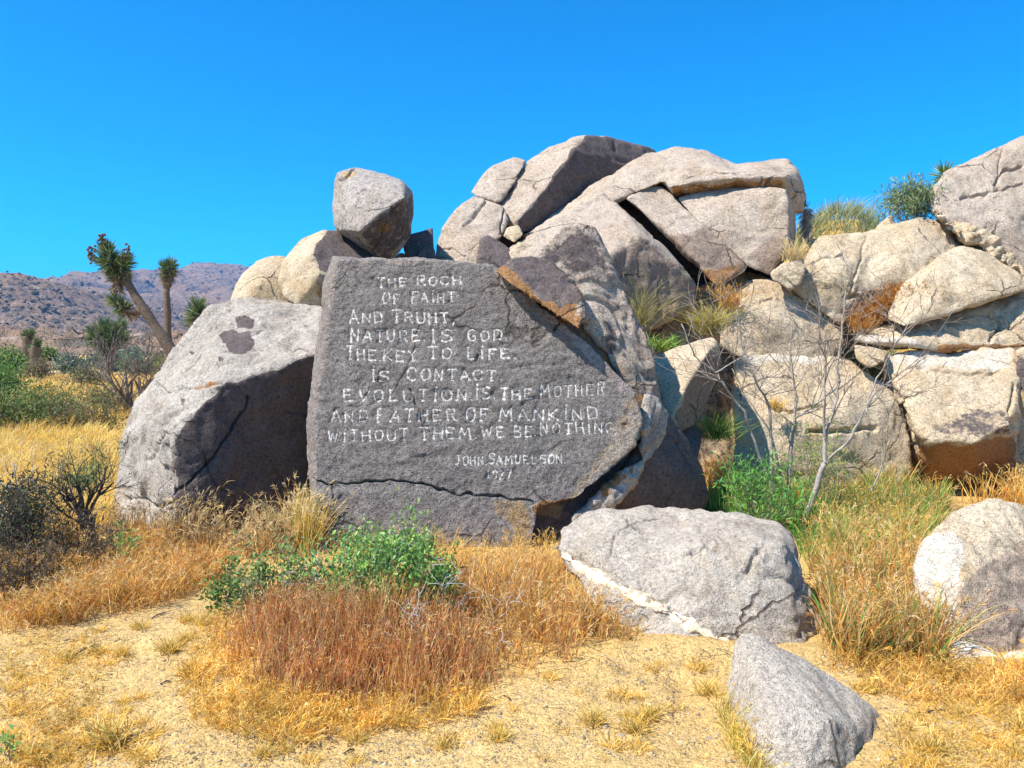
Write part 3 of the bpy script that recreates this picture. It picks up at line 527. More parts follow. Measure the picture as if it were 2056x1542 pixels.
rock('overhung_boulder', 'massive boulder with dark brown hollow belly above orange grass', [([(1768, 722, 8.9), (1808, 712, 8.95), (1900, 706, 9.0), (2030, 703, 8.9), (2048, 750, 8.6), (1812, 790, 8.5), (1840, 860, 8.2), (1870, 885, 8.05), (1960, 885, 7.95), (2030, 850, 8.0), (2046, 860, 8.2), (2046, 1010, 9.0), (1950, 1030, 8.9), (1848, 1000, 9.0), (1828, 900, 8.7)], .9, .85)], 'warm', vox=.032, sm=8, rough=1.2, seed=27, cracks=[([(1800, 790), (1815, 850), (1840, 900)], 5, .08), ([(1830, 740), (1900, 748), (1960, 752), (2010, 745)], 2.5, .035), ([(2040, 770), (2030, 820), (2045, 860)], 4, .05)], paint=[('pale', [(1770, 722), (1808, 710), (2030, 702), (2030, 735), (1960, 742), (1800, 735)], .9, 5), ('patina_shade', [(1870, 850), (1990, 800), (2040, 830), (2040, 880), (1880, 890)], .55, 18), ('rust_shade', [(1835, 895), (2046, 880), (2046, 1010), (1848, 1010)], .75, 10), ('ochre', [(1820, 810), (1880, 810), (1900, 870), (1840, 880)], .4, 20)])  # reddish belly tone includes painted shade under the overhang
rock('edge_boulder', 'dark stained boulder closing the right end of the overhung boulder', [([(2040, 705, 8.6), (2120, 690, 8.7), (2150, 900, 8.3), (2130, 1010, 8.3), (2044, 1000, 8.5), (2036, 850, 8.5)], .8, .85)], 'warm', vox=.036, sm=7, rough=1.0, seed=28, paint=[('patina_shade', [(2036, 715), (2150, 715), (2150, 790), (2036, 790)], .7, 10), ('ochre', [(2036, 780), (2150, 780), (2150, 860), (2036, 850)], .7, 12)])
rock('domed_boulder', 'domed tan boulder above the quartz ledge, left of the grass pocket', [([(1455, 625, 9.2), (1476, 587, 9.4), (1503, 568, 9.5), (1551, 561, 9.6), (1596, 578, 9.6), (1636, 614, 9.5), (1684, 655, 9.4), (1695, 690, 9.2), (1655, 730, 9.0), (1525, 735, 8.95), (1445, 700, 9.1), (1560, 640, 9.0)], 1.0, .8)], 'warm', vox=.03, sm=12, rough=.9, seed=29, cracks=[([(1530, 607), (1552, 603)], 2.5, .03), ([(1590, 590), (1640, 640), (1690, 690)], 4, .04)], paint=[('ochre', [(1480, 640), (1530, 630), (1540, 690), (1480, 690)], .4, 18), ('ochre', [(1600, 590), (1612, 590), (1690, 690), (1670, 695)], .5, 6)])
rock('crown_boulder', 'broad boulder on the crest below the willowy bush', [
    ([(1592, 582, 9.4), (1614, 529, 9.6), (1630, 492, 9.8), (1650, 477, 10.0), (1707, 468, 10.1), (1760, 472, 10.1), (1790, 590, 9.6), (1714, 598, 9.35), (1688, 652, 9.3), (1640, 624, 9.3), (1680, 550, 9.3)], 1.0, .8),
    ([(1720, 470, 10.1), (1782, 470, 10.1), (1809, 449, 10.2), (1852, 435, 10.3), (1891, 447, 10.3), (1922, 484, 10.2), (1945, 515, 10.0), (1852, 560, 9.5), (1790, 595, 9.5), (1720, 590, 9.4), (1800, 530, 9.5)], 1.0, .8)], 'warm', vox=.032, sm=10, rough=1.0, seed=30, cracks=[([(1620, 533), (1660, 523), (1690, 515)], 2.2, .03), ([(1705, 600), (1760, 590), (1830, 575)], 3, .05), ([(1740, 475), (1720, 540), (1700, 600)], 3, .02)], paint=[('ochre', [(1800, 470), (1880, 470), (1870, 520), (1800, 520)], .3, 20)])
rock('pillow_boulder', 'smooth pillow shaped boulder overlapping the layered ledge', [([(1780, 640, 9.0), (1808, 580, 9.2), (1838, 550, 9.4), (1889, 512, 9.6), (1925, 498, 9.75), (1978, 504, 9.75), (2046, 552, 9.5), (2062, 582, 9.3), (1998, 597, 9.0), (1889, 637, 8.85), (1816, 656, 8.8), (1900, 580, 8.95)], .9, .8)], 'warm', vox=.028, sm=14, rough=.8, seed=31, paint=[('ochre', [(1870, 540), (1925, 540), (1925, 560), (1870, 560)], .3, 10)])
rock('layered_ledge', 'layered pale ledge with quartz edge lying under the pillow boulder', [([(1722, 668, 9.2), (1780, 640, 9.4), (1890, 630, 9.4), (1998, 590, 9.6), (2110, 570, 9.6), (2120, 690, 9.0), (1998, 702, 8.95), (1889, 706, 8.85), (1816, 688, 8.8), (1724, 684, 9.0)], 1.0, .85)], 'warm', vox=.03, sm=6, rough=1.3, seed=32, cracks=[([(1990, 625), (2012, 640), (2005, 665), (1990, 680)], 3, .05)], paint=[('pale', [(1722, 672), (1830, 682), (1880, 700), (1850, 712), (1780, 700), (1722, 690)], .9, 4), ('ochre', [(1960, 610), (2015, 640), (1990, 690), (1940, 690)], .5, 14), ('rust_shade', [(1880, 694), (2060, 688), (2060, 706), (1880, 708)], .7, 3)])
rock('backing_boulder', 'shaded rock behind the orange dry grass pocket', [([(1670, 600, 9.9), (1800, 560, 10.0), (1850, 600, 9.9), (1840, 700, 9.6), (1680, 700, 9.6)], .8, .9)], 'warm', vox=.04, sm=6, rough=1.0, seed=33, paint=[('patina_shade', None, .35, 0)])  # darkened all over to paint the shade of the recess
rock('wedge_stone', 'tan wedge stone under the left tip of the layered ledge', [([(1714, 690, 8.8), (1784, 706, 8.75), (1775, 728, 8.6), (1743, 740, 8.6), (1718, 720, 8.7)], .5, .8)], 'warm', vox=.022, sm=7, rough=.9, seed=34, cat='stone', paint=[('ochre', None, .5, 0)])
rock('perched_stone', 'loose tan stone perched between the domed boulder and the square sided block', [([(1547, 548, 9.1), (1569, 531, 9.2), (1612, 519, 9.3), (1618, 537, 9.2), (1606, 571, 9.1), (1587, 583, 9.05), (1553, 562, 9.05)], .45, .75)], 'warm', vox=.02, sm=6, rough=1.4, seed=35, cat='stone')
rock('crest_stone', 'small pale stone on the crest left of the grassy hump', [([(1622, 492, 10.4), (1632, 479, 10.5), (1652, 480, 10.5), (1655, 500, 10.3), (1630, 505, 10.3)], .4, .75)], 'warm', vox=.026, sm=8, rough=.9, seed=36, cat='stone')
rock('crest_stone', 'tan pointed stone on the crest beneath the willowy green bush', [([(1742, 478, 10.6), (1765, 448, 10.7), (1790, 428, 10.8), (1800, 452, 10.7), (1775, 485, 10.5)], .5, .75)], 'warm', vox=.028, sm=6, rough=1.0, seed=37, cat='stone')
rock('giant_boulder', 'giant pinkish boulder towering above the crumbly quartz band', [([(1868, 385, 10.4), (1895, 348, 10.7), (1930, 336, 10.9), (1998, 302, 11.1), (2060, 276, 11.2), (2200, 235, 11.2), (2330, 400, 11.0), (2300, 660, 10.2), (2062, 560, 9.9), (2000, 520, 9.97), (1932, 466, 10.05), (1880, 430, 10.2), (2050, 430, 10.2)], 1.5, .8)], 'pink', vox=.04, sm=9, rough=1.0, seed=38, cracks=[([(2056, 330), (2015, 340), (1998, 370), (2010, 385)], 3, .05), ([(1930, 400), (1990, 388), (2056, 365)], 2.5, .04), ([(2015, 300), (2005, 350)], 2.5, .03)])
rv = random.Random(5)
qb = rock('quartz_band', 'crumbly tan quartz band along the foot of the giant boulder', [([(1872, 422, 10.15), (1890, 412, 10.2), (1960, 462, 9.95), (1950, 492, 9.9), (1905, 462, 10.0)], .35, .9), ([(1940, 470, 9.95), (1965, 458, 9.98), (2020, 500, 9.85), (2010, 538, 9.8)], .35, .9), ([(2000, 508, 9.85), (2022, 500, 9.9), (2090, 570, 9.7), (2060, 592, 9.65)], .35, .9)], 'warm', vox=.018, sm=1, rough=3.0, seed=59, cat='quartz vein', paint=[('ochre', None, .5, 0), ('pale', None, .38, 0)])
for k in range(9):
    t = k/8; x = 1888+t*170+rv.uniform(-6, 6); y = 430+t*130+rv.uniform(-10, 10); r = rv.uniform(5, 11); d = 9.97-.25*t
    pts = [(x+r*math.cos(a)*rv.uniform(.5, 1.5), y+r*.6*math.sin(a)*rv.uniform(.5, 1.5), d+rv.uniform(-.05, .05)) for a in [i*1.257+rv.random() for i in range(5)]]
    rock('quartz_lump', 'broken tan lump set in the crumbly quartz band', [(pts, .12, .9)], 'warm' if k % 4 else 'quartz', vox=.013, sm=1, rough=1.2, seed=60+k, cat='stone', group='broken lumps in the quartz band', paint=[('ochre', None, .45, 0)] if k % 4 else [])

# --- foreground rocks
fb = rock('foreground_boulder', 'grey boulder crossed by a white quartz vein on the sand before the slab', [([(1118, 1098, 4.75), (1134, 1064, 4.95), (1190, 1040, 5.1), (1290, 1024, 5.2), (1342, 1020, 5.2), (1400, 1033, 5.1), (1450, 1050, 5.0), (1512, 1046, 5.0), (1562, 1062, 4.9), (1300, 1110, 4.55), (1450, 1110, 4.4), (1572, 1090, 4.4), (1592, 1105, 4.6), (1622, 1200, 4.5), (1642, 1300, 4.45), (1605, 1320, 4.1), (1480, 1325, 4.03), (1420, 1335, 4.02), (1320, 1325, 4.06), (1270, 1300, 4.15), (1200, 1210, 4.4), (1130, 1125, 4.65)], .45, .85)], 'cool', vox=.018, sm=7, rough=1.7, seed=40,
    cracks=[([(1392, 1112), (1420, 1102), (1440, 1098)], 4, .03), ([(1235, 1080), (1228, 1115)], 3, .02), ([(1505, 1150), (1520, 1110)], 6, .03), ([(1125, 1100), (1190, 1140), (1300, 1200), (1380, 1245), (1480, 1290)], 5, .02)],
    paint=[('rust_shade', [(1120, 1098), (1140, 1110), (1200, 1150), (1190, 1160), (1135, 1125)], .6, 5), ('ochre', [(1125, 1090), (1160, 1050), (1260, 1030), (1220, 1070), (1150, 1110)], .35, 20), ('pale', [(1575, 1090), (1590, 1105), (1625, 1300), (1605, 1300)], .35, 8)])
def vein(parent, poly, wid, seed, name='quartz_vein', thick=.018):
    bv = bvh_of(parent); r = random.Random(seed); path = []
    for (a, b), (c, d) in zip(poly[:-1], poly[1:]):
        n = max(2, int(math.hypot(c-a, d-b)/5)); path += [(a+(c-a)*i/n, b+(d-b)*i/n) for i in range(n)]
    V, Fc, prev = [], [], None; NS = 9
    for i, (u, v) in enumerate(path):
        a = path[max(i-1, 0)]; b = path[min(i+1, len(path)-1)]; tx, ty = b[0]-a[0], b[1]-a[1]; L = math.hypot(tx, ty)+1e-6; nx, ny = -ty/L, tx/L
        w0 = wid*(.75+.35*math.sin(i*.31+seed)+.2*math.sin(i*.9)+r.uniform(-.15, .15))*min(1, (i+2)/8, (len(path)-i+1)/8); cur = []
        for k in range(NS):
            s = k/(NS-1)*2-1; h = cast(bv, u+nx*w0*s+r.uniform(-1, 1), v+ny*w0*s+r.uniform(-1, 1))
            if h[0] is None: cur = None; break
            lift = -.012 if abs(s) == 1 else thick*(1-s*s)**.5*r.uniform(.3, 1.2)
            cur.append(len(V)); V.append(h[0]+h[1]*lift-parent.location)
        if cur and prev: Fc += [(prev[k], prev[k+1], cur[k+1], cur[k]) for k in range(NS-1)]
        prev = cur
    return link(name, mesh_np(name, V, Fc, M['quartz'], True), parent)
vein(fb, [(1128, 1112), (1165, 1140), (1215, 1168), (1260, 1190), (1310, 1215), (1350, 1235), (1400, 1262), (1440, 1285), (1478, 1300)], 15, 3)
rock('wedge_rock', 'grey speckled blunt elongated rock half buried in the sand', [([(1458, 1420, 3.45), (1462, 1370, 3.5), (1476, 1300, 3.58), (1488, 1276, 3.6), (1510, 1272, 3.6), (1540, 1288, 3.56), (1620, 1328, 3.5), (1704, 1378, 3.45), (1758, 1420, 3.4), (1784, 1466, 3.33), (1772, 1505, 3.22), (1535, 1380, 3.3), (1560, 1450, 3.02), (1610, 1400, 3.15), (1660, 1440, 3.03), (1720, 1450, 3.12), (1705, 1570, 2.95), (1570, 1650, 2.78), (1495, 1560, 3.05)], .25, .8)], 'cool', vox=.012, sm=16, rough=1.0, seed=41, paint=[('brown', [(1700, 1440), (1765, 1430), (1785, 1470), (1745, 1505), (1695, 1490)], .5, 10), ('ochre', [(1460, 1430), (1478, 1350), (1520, 1390), (1530, 1500), (1500, 1500)], .35, 14)])  # brown right tip paints the shaded end of the rock
rf = rock('quartz_boulder', 'dark grained boulder with white quartz flank beside the tall dry grass', [([(1838, 1150, 4.35), (1858, 1095, 4.5), (1898, 1042, 4.65), (1925, 1025, 4.75), (1950, 1014, 4.8), (2002, 1002, 4.8), (2045, 1012, 4.8), (2120, 1050, 4.8), (1925, 1120, 4.3), (1930, 1180, 4.12), (2000, 1110, 4.35), (2170, 1200, 4.4), (2170, 1380, 4.1), (2056, 1370, 3.9), (1925, 1345, 3.92), (1880, 1335, 4.1), (1848, 1235, 4.25)], .5, .85)], 'warm', vox=.019, sm=7, rough=1.5, seed=42,
    paint=[('pale', [(1832, 1150), (1862, 1085), (1915, 1060), (1935, 1090), (1935, 1130), (1922, 1180), (1915, 1250), (1925, 1340), (1880, 1335), (1845, 1235)], 1.0, 6), ('brown', [(1930, 1180), (1960, 1140), (2056, 1080), (2170, 1120), (2170, 1330), (1990, 1310), (1925, 1270)], .6, 10), ('patina_shade', [(1940, 1200), (2000, 1160), (2100, 1150), (2100, 1280), (1990, 1290)], .4, 16), ('ochre', [(1925, 1120), (1970, 1130), (1950, 1160), (1925, 1160)], .6, 8)])
for k, (pts, lb) in enumerate([([(1898, 1300), (1915, 1286), (1945, 1288), (1985, 1305), (2012, 1325), (2005, 1345), (1960, 1345), (1910, 1330)], 'long white quartz stone lying at the foot of the quartz boulder'), ([(2012, 1318), (2030, 1306), (2075, 1312), (2080, 1350), (2030, 1350)], 'squat white quartz stone at the right foot of the quartz boulder'), ([(1782, 1500), (1790, 1472), (1806, 1464), (1818, 1476), (1820, 1512), (1800, 1520)], 'small pale sandstone chunk standing beside the grey blunt rock')]):
    d = 3.9 if k < 2 else 3.2
    rock('loose_stone', lb, [([(x, y, d+(.06 if y < (1310 if k < 2 else 1480) else 0)) for x, y in pts], .16, .75)], 'quartz' if k < 2 else 'warm', vox=.011, sm=6, rough=.9, seed=50+k, cat='stone')
for k, (pts, d) in enumerate([([(88, 728), (112, 724), (120, 730), (118, 742), (90, 744)], 45), ([(66, 752), (95, 745), (108, 752), (104, 766), (66, 768)], 36), ([(92, 748), (120, 744), (128, 756), (95, 760)], 38), ([(195, 706), (225, 698), (238, 708), (235, 724), (196, 726)], 55)]):
    rock('flat_outcrop', ['pale flat outcrop stone below the twin short Joshua trees', 'pale low outcrop stone among the green bushes', 'pale slabby outcrop stone beside the blue grey bush', 'pale outcrop stone behind the bare grey bush'][k], [([(x, y, d) for x, y in pts], .9, .85)], 'warm', vox=.07, sm=3, rough=3, seed=70+k, cat='rock')

# ------------------------------------------------------------------ hidden mass behind the high pile
rock('backing_boulder', 'dark shadowed rock showing in the cracks between the blocks of the high pile', [([(1000, 420, 11.0), (1060, 350, 11.4), (1180, 320, 11.6), (1400, 345, 11.4), (1560, 375, 11.0), (1570, 520, 10.6), (1520, 600, 10.4), (1300, 650, 10.2), (1000, 560, 10.3), (920, 470, 10.6)], 1.2, .85)], 'warm', vox=.06, sm=4, rough=.8, seed=80, paint=[('patina_shade', None, .7, 0)])  # coloured dark all over so the gaps read as shade
rock('infill_stone', 'rusty broken infill rock between the carved slab and the fin', [([(1010, 570, 6.95), (1100, 560, 7.0), (1200, 640, 6.9), (1290, 780, 6.75), (1290, 860, 6.7), (1200, 760, 6.75), (1110, 680, 6.85)], .5, .9)], 'dark', vox=.024, sm=3, rough=1.5, seed=81, cat='stone', paint=[('rust_shade', None, .5, 0)])

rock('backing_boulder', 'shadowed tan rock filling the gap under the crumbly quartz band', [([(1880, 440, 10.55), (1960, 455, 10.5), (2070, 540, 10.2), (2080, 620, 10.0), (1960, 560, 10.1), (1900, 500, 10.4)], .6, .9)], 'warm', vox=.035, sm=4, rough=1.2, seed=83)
rock('flank_boulder', 'broad tan boulder carrying the far side of the giant boulder', [([(2110, 560, 9.6), (2300, 500, 10.2), (2480, 640, 10.0), (2520, 1000, 9.0), (2300, 1010, 8.6), (2090, 1010, 8.6), (2090, 720, 8.9)], 1.8, .9)], 'warm', vox=.06, sm=5, rough=1.2, seed=84)
# ------------------------------------------------------------------ vegetation tools
def blades(B, D, L, bend, W, C, seg=(0, .4, .75, 1), wt=(1, .9, .55)):
    """curved tapering blades: base, unit direction, length, bend vector, width, colour"""
    n = len(B); side = np.cross(D, rng.normal(size=(n, 3))); side /= np.linalg.norm(side, axis=1)[:, None]+1e-9
    V = np.empty((n, 7, 3)); k = 0
    for t, w_ in zip(seg[:3], wt):
        c = B+D*(L*t)[:, None]+bend*(L*t*t)[:, None]
        V[:, k] = c-side*(W*w_*.5)[:, None]; V[:, k+1] = c+side*(W*w_*.5)[:, None]; k += 2
    V[:, 6] = B+D*L[:, None]+bend*L[:, None]
    tri = np.array([[0, 1, 3], [0, 3, 2], [2, 3, 5], [2, 5, 4], [4, 5, 6]])
    T = (np.arange(n)[:, None, None]*7+tri[None]).reshape(-1, 3)
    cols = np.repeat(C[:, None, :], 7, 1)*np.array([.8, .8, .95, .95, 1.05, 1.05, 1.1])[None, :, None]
    return V.reshape(-1, 3), T, cols.reshape(-1, 3)
def join(parts):
    V, T, C, o = [], [], [], 0
    for v, t, c in parts: V.append(v); T.append(t+o); C.append(c); o += len(v)
    return np.concatenate(V), np.concatenate(T), np.concatenate(C)
def pick(pal, n):
    pal = np.array(pal); i = rng.integers(0, len(pal), n); j = rng.integers(0, len(pal), n); f = rng.random((n, 1))*.6
    return np.clip((pal[i]*(1-f)+pal[j]*f)*rng.uniform(.75, 1.2, (n, 1)), 0, 1)
def heads(tip, D, C, n_per, L, W):
    """bristly drooping seed heads round the tips"""
    n = len(tip); B = np.repeat(tip, n_per, 0); DD = np.repeat(D, n_per, 0)
    B = B-DD*(rng.random((len(B), 1))*L*1.1)
    d = DD+rng.normal(size=B.shape)*.38; d /= np.linalg.norm(d, axis=1)[:, None]
    l = L*rng.uniform(.5, 1.2, len(B)); return blades(B, d, l, np.array([0, 0, -.25])+rng.normal(size=B.shape)*.1, np.full(len(B), W), np.repeat(C, n_per, 0)*rng.uniform(.85, 1.25, (len(B), 1)))
BLK = [bvh_of(o) for o in COL.objects if o.name.split('.')[0] in ('foreground_boulder', 'wedge_rock', 'quartz_boulder', 'inscribed_boulder', 'leaning_boulder', 'shaded_boulder', 'broad_boulder', 'overhung_boulder', 'crust_ledge', 'tilted_block')]
def free(B):
    keep = np.ones(len(B), bool); up = Vector((0, 0, 1))
    for i, b in enumerate(B):
        v = Vector((b[0], b[1], b[2]-.02))
        for k in BLK:
            if k.ray_cast(v, up, .9)[0] is not None: keep[i] = False; break
    return keep
def scatter(poly, n, clump=0, cw=.5, check=True, rag=0):
    xs = [p[0] for p in poly]; ys = [p[1] for p in poly]
    px = rng.uniform(min(xs), max(xs), n*3); py = rng.uniform(min(ys), max(ys), n*3)
    m = inpoly(px, py, poly)
    if clump: m &= rng.random(n*3) < np.clip(.5+cw*2.2*fbm(np.stack([px*clump, py*clump*1.8, px*0+n], 1), 3), .03, 1)
    px, py = px[m][:n], py[m][:n]
    if rag: px = px+rng.normal(size=len(px))*rag+rag*2.2*fbm(np.stack([px*.02, py*.03, px*0], 1), 2); py = np.maximum(py+rng.normal(size=len(py))*rag*.6+rag*1.3*fbm(np.stack([px*.02, py*.03, px*0+5], 1), 2), 760)
    d = CH*F/(py-HY); x = (px-CX)/F*d
    B = np.stack([x, d, gz(x, d)-.01], 1)
    if check: k = free(B); B, px, py = B[k], px[k], py[k]
    return B, px, py
def meadow(name, label, cat, poly, n, h, pal, W=.004, lean=.35, head=0, hpal=None, hl=.045, clump=.012, cw=.5, colf=None, check=True, hn=6, rag=9, taper=0, bendz=-.15, wind=(.05, .02)):
    B, px, py = scatter(poly, n, clump, cw, check, rag); n = len(B)
    L = rng.uniform(h[0], h[1], n)*np.clip(1+.5*fbm(B*np.array([2.2, 2.2, 0])+7, 2), .5, 1.5)
    L = L*(.4+.6*sstep(-5, taper, sdist(px, py, poly))) if taper else L
    D = np.stack([rng.normal(size=n)*lean+wind[0], rng.normal(size=n)*lean+wind[1], np.ones(n)], 1); D /= np.linalg.norm(D, axis=1)[:, None]
    bend = np.stack([rng.normal(size=n)*lean*.6+wind[0], rng.normal(size=n)*lean*.6, np.full(n, bendz)], 1)
    C = pick(pal, n) if colf is None else colf(px, py, n)
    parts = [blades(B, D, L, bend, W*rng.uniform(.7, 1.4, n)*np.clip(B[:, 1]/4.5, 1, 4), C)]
    if head:
        s = rng.random(n) < head; tip = (B+D*L[:, None]+bend*L[:, None])[s]; dd = (D+2*bend)[s]; dd /= np.linalg.norm(dd, axis=1)[:, None]
        parts.append(heads(tip, dd, pick(hpal or pal, s.sum()), hn, hl, W*.9))
    V, T, Cc = join(parts)
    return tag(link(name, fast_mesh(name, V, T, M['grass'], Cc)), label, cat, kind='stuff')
GOLD = [(.84, .52, .09), (.90, .62, .16), (.76, .42, .06), (.92, .70, .25)]
STRAW = [(.82, .62, .30), (.76, .52, .2), (.86, .70, .40)]
RED = [(.58, .20, .07), (.68, .28, .08), (.46, .14, .08), (.76, .42, .12), (.72, .48, .2)]
ORANGE = [(.80, .42, .08), (.74, .33, .07), (.84, .54, .13), (.60, .24, .07), (.84, .60, .22)]
GREEN = [(.12, .34, .05), (.20, .46, .08), (.08, .23, .05), (.28, .48, .1)]
YGREEN = [(.46, .48, .08), (.56, .54, .14), (.34, .42, .07), (.66, .55, .16), (.74, .58, .22)]

meadow('brome_grass', 'reddish dried brome grass thicket below the green shrub', 'grass', [(470, 1265), (640, 1260), (900, 1270), (965, 1335), (955, 1395), (820, 1418), (640, 1415), (560, 1405), (480, 1350)], 8500, (.13, .40), RED+RED[:2]+STRAW+ORANGE+[(.34, .15, .08), (.62, .4, .26)], .0040, .16, .3, RED+STRAW[:1], .035, hn=4, wind=(.02, 0), clump=.022, cw=.9, rag=20, taper=55)
meadow('brome_grass', 'tall golden dried grass between the slab and the veined boulder', 'grass', [(860, 1190), (940, 1150), (1060, 1150), (1110, 1140), (1190, 1215), (1270, 1310), (1130, 1335), (1000, 1350), (950, 1290)], 5200, (.10, .38), ORANGE+GOLD+RED+STRAW+[(.34, .2, .12)], .004, .3, .3, STRAW+ORANGE, .045, hn=4, wind=(.03, 0), clump=.02, cw=.8, rag=14, taper=45)
meadow('tall_grass', 'golden dry grass standing close against the foot of the carved slab', 'grass', [(640, 1112), (850, 1108), (1110, 1108), (1160, 1160), (1000, 1180), (860, 1200), (640, 1190)], 2200, (.07, .22), GOLD+STRAW+ORANGE, .004, .3, .4, STRAW+GOLD, .045, hn=5, check=False)
meadow('short_grass', 'short golden dry grass fringing the reddish thicket', 'grass', [(400, 1250), (470, 1235), (480, 1345), (560, 1405), (640, 1415), (960, 1395), (980, 1430), (860, 1460), (560, 1500), (400, 1480), (370, 1400)], 8500, (.05, .13), GOLD+ORANGE[:1], .0035, .55, .2, GOLD, .025, clump=.03, cw=.8)
meadow('short_grass', 'short golden grass thinly covering the sand around the green seedling', 'grass', [(0, 1290), (120, 1280), (260, 1320), (180, 1400), (230, 1480), (160, 1560), (0, 1560)], 3800, (.03, .08), GOLD, .003, .6, .2, GOLD, .02, clump=.035, cw=.9)
meadow('brome_grass', 'rusty golden grass band along the foot of the leaning boulder', 'grass', [(0, 1140), (120, 1110), (240, 1080), (430, 1105), (600, 1110), (560, 1130), (440, 1140), (440, 1190), (300, 1225), (180, 1250), (0, 1270)], 9000, (.10, .26), ORANGE+GOLD+RED[2:]+[(.4, .26, .14)], .004, .4, .35, STRAW+ORANGE, .04)
meadow('tall_grass', 'tall brown seed stems standing before the dark face of the leaning boulder', 'grass', [(250, 1060), (420, 1080), (630, 1095), (620, 1125), (330, 1115)], 900, (.18, .42), [(.42, .28, .14), (.3, .2, .1), (.55, .38, .18)], .005, .22, .7, STRAW, .06)
meadow('tall_grass', 'tall golden grass tuft in the cleft between the leaning boulder and the slab', 'grass', [(590, 1085), (635, 1080), (632, 1120), (585, 1115)], 420, (.3, .6), GOLD+YGREEN[:2], .006, .2, .6, STRAW, .06, clump=0, check=False)
meadow('field_grass', 'yellow dry grass field beyond the dead bush', 'grass', [(-60, 870), (240, 850), (262, 900), (235, 1000), (200, 1070), (-60, 1110)], 15000, (.18, .32), [(.92, .66, .16), (.88, .56, .10), (.94, .74, .28)], .004, .4, .2, STRAW, .05, clump=.02, cw=.4)
meadow('field_grass', 'far yellow dry grass strip running back among the bushes', 'grass', [(-80, 765), (330, 760), (290, 850), (-80, 880)], 9000, (.25, .5), [(.88, .6, .15), (.8, .5, .12), (.68, .46, .18)], .006, .4, 0, None, clump=.03, cw=.6, check=False)
def cf(px, py, n):
    C = pick(ORANGE+GOLD[:1]+RED[1:]+STRAW+[(.42, .27, .14)], n); g = pick(GREEN, n); y = pick(YGREEN, n)
    u = rng.random(n)
    fy = sstep(1230, 1060, py)*.85; C = np.where((u < fy)[:, None], y, C)
    fg = sstep(1680, 1580, px)*sstep(1150, 1080, py)*1.2+.2; return np.where((rng.random(n) < fg)[:, None], g, C)
meadow('tall_grass', 'tall green to orange meadow grass between the pale boulders', 'grass', [(1405, 1030), (1425, 985), (1500, 970), (1600, 965), (1780, 965), (1900, 975), (1900, 1010), (1870, 1060), (1845, 1150), (1850, 1290), (1900, 1345), (1760, 1330), (1660, 1325), (1640, 1180), (1600, 1080), (1500, 1055)], 15500, (.12, .40), None, .0048, .28, .25, STRAW+ORANGE, .045, colf=cf, clump=.018, cw=.95)
meadow('tall_grass', 'orange dry grass under the dark hollow of the overhung boulder', 'grass', [(1830, 985), (2500, 960), (2500, 1040), (2100, 1030), (1900, 1010)], 5200, (.25, .5), GOLD+ORANGE, .005, .25, .6, GOLD+STRAW, .06)
meadow('tall_grass', 'orange dry grass beside the dark shaded boulder', 'grass', [(1400, 925), (1480, 930), (1500, 985), (1420, 1000)], 1500, (.25, .45), ORANGE, .005, .3, .5, STRAW, .06, check=False)
meadow('short_grass', 'sparse golden grass on the sand below the quartz boulder', 'grass', [(1640, 1320), (1900, 1345), (2070, 1350), (2400, 1250), (2400, 1430), (2070, 1420), (1900, 1410), (1780, 1390)], 6500, (.06, .16), GOLD+ORANGE, .0035, .5, .25, GOLD, .03, clump=.03, cw=.7)
meadow('short_grass', 'thin golden grass scattered on the sand beyond the grey blunt rock', 'grass', [(1830, 1400), (2070, 1400), (2070, 1560), (1760, 1560)], 2200, (.03, .08), GOLD, .003, .6, .2, GOLD, .02, clump=.04, cw=.9)
def rock_grass(name, label, spots, n, h, pal, W, lean=.35, spread=.12, head=0, kind='stuff'):
    B = np.concatenate([np.array(P(*s))[None]+rng.normal(size=(n, 3))*np.array([spread, spread*.6, .02]) for s in spots]); m = len(B)
    L = rng.uniform(h[0], h[1], m); D = np.stack([rng.normal(size=m)*lean, rng.normal(size=m)*lean-.1, np.ones(m)], 1); D /= np.linalg.norm(D, axis=1)[:, None]
    bend = np.stack([rng.normal(size=m)*.3, rng.normal(size=m)*.3, np.full(m, -.25)], 1); C = pick(pal, m)
    parts = [blades(B, D, L, bend, np.full(m, W), C)]
    if head:
        s = rng.random(m) < head; tip = (B+D*L[:, None]+bend*L[:, None])[s]; parts.append(heads(tip, D[s], pick(pal, s.sum()), 6, .05, W*.8))
    V, T, Cc = join(parts); base = np.array([V[:, 0].mean(), V[:, 1].mean(), V[:, 2].min()])
    o = link(name, fast_mesh(name, V-base, T, M['grass'], Cc), None, base)
    return tag(o, label, 'grass', kind=kind)
rock_grass('pocket_grass', 'orange dry grass filling the pocket between crest boulder and pillow boulder', [(1725+k*14, 650-k*8+(k % 3)*6, 9.25) for k in range(7)]+[(1730, 665, 9.1), (1750, 630, 9.3), (1770, 612, 9.4), (1790, 600, 9.45)], 130, (.12, .28), [(.55, .25, .06), (.62, .33, .09), (.45, .2, .05)], .007, .35, .07, .5)
rock_grass('bunch_grass', 'yellow green bunch grass on the ledge left of the domed boulder', [(1428, 668, 8.75)], 420, (.3, .55), [(.55, .45, .1), (.4, .36, .08), (.66, .55, .2)], .006, .55, .06, 0, None)
rock_grass('bunch_grass', 'orange dry grass tuft below the stained foot of the split boulder', [(1462, 622, 9.1)], 160, (.25, .42), ORANGE, .007, .3, .06, .5, None)
rock_grass('bunch_grass', 'little yellow tuft sprouting from the crack of the broad pale boulder', [(1556, 822, 8.22)], 130, (.1, .2), GOLD, .006, .4, .04, 0, None)
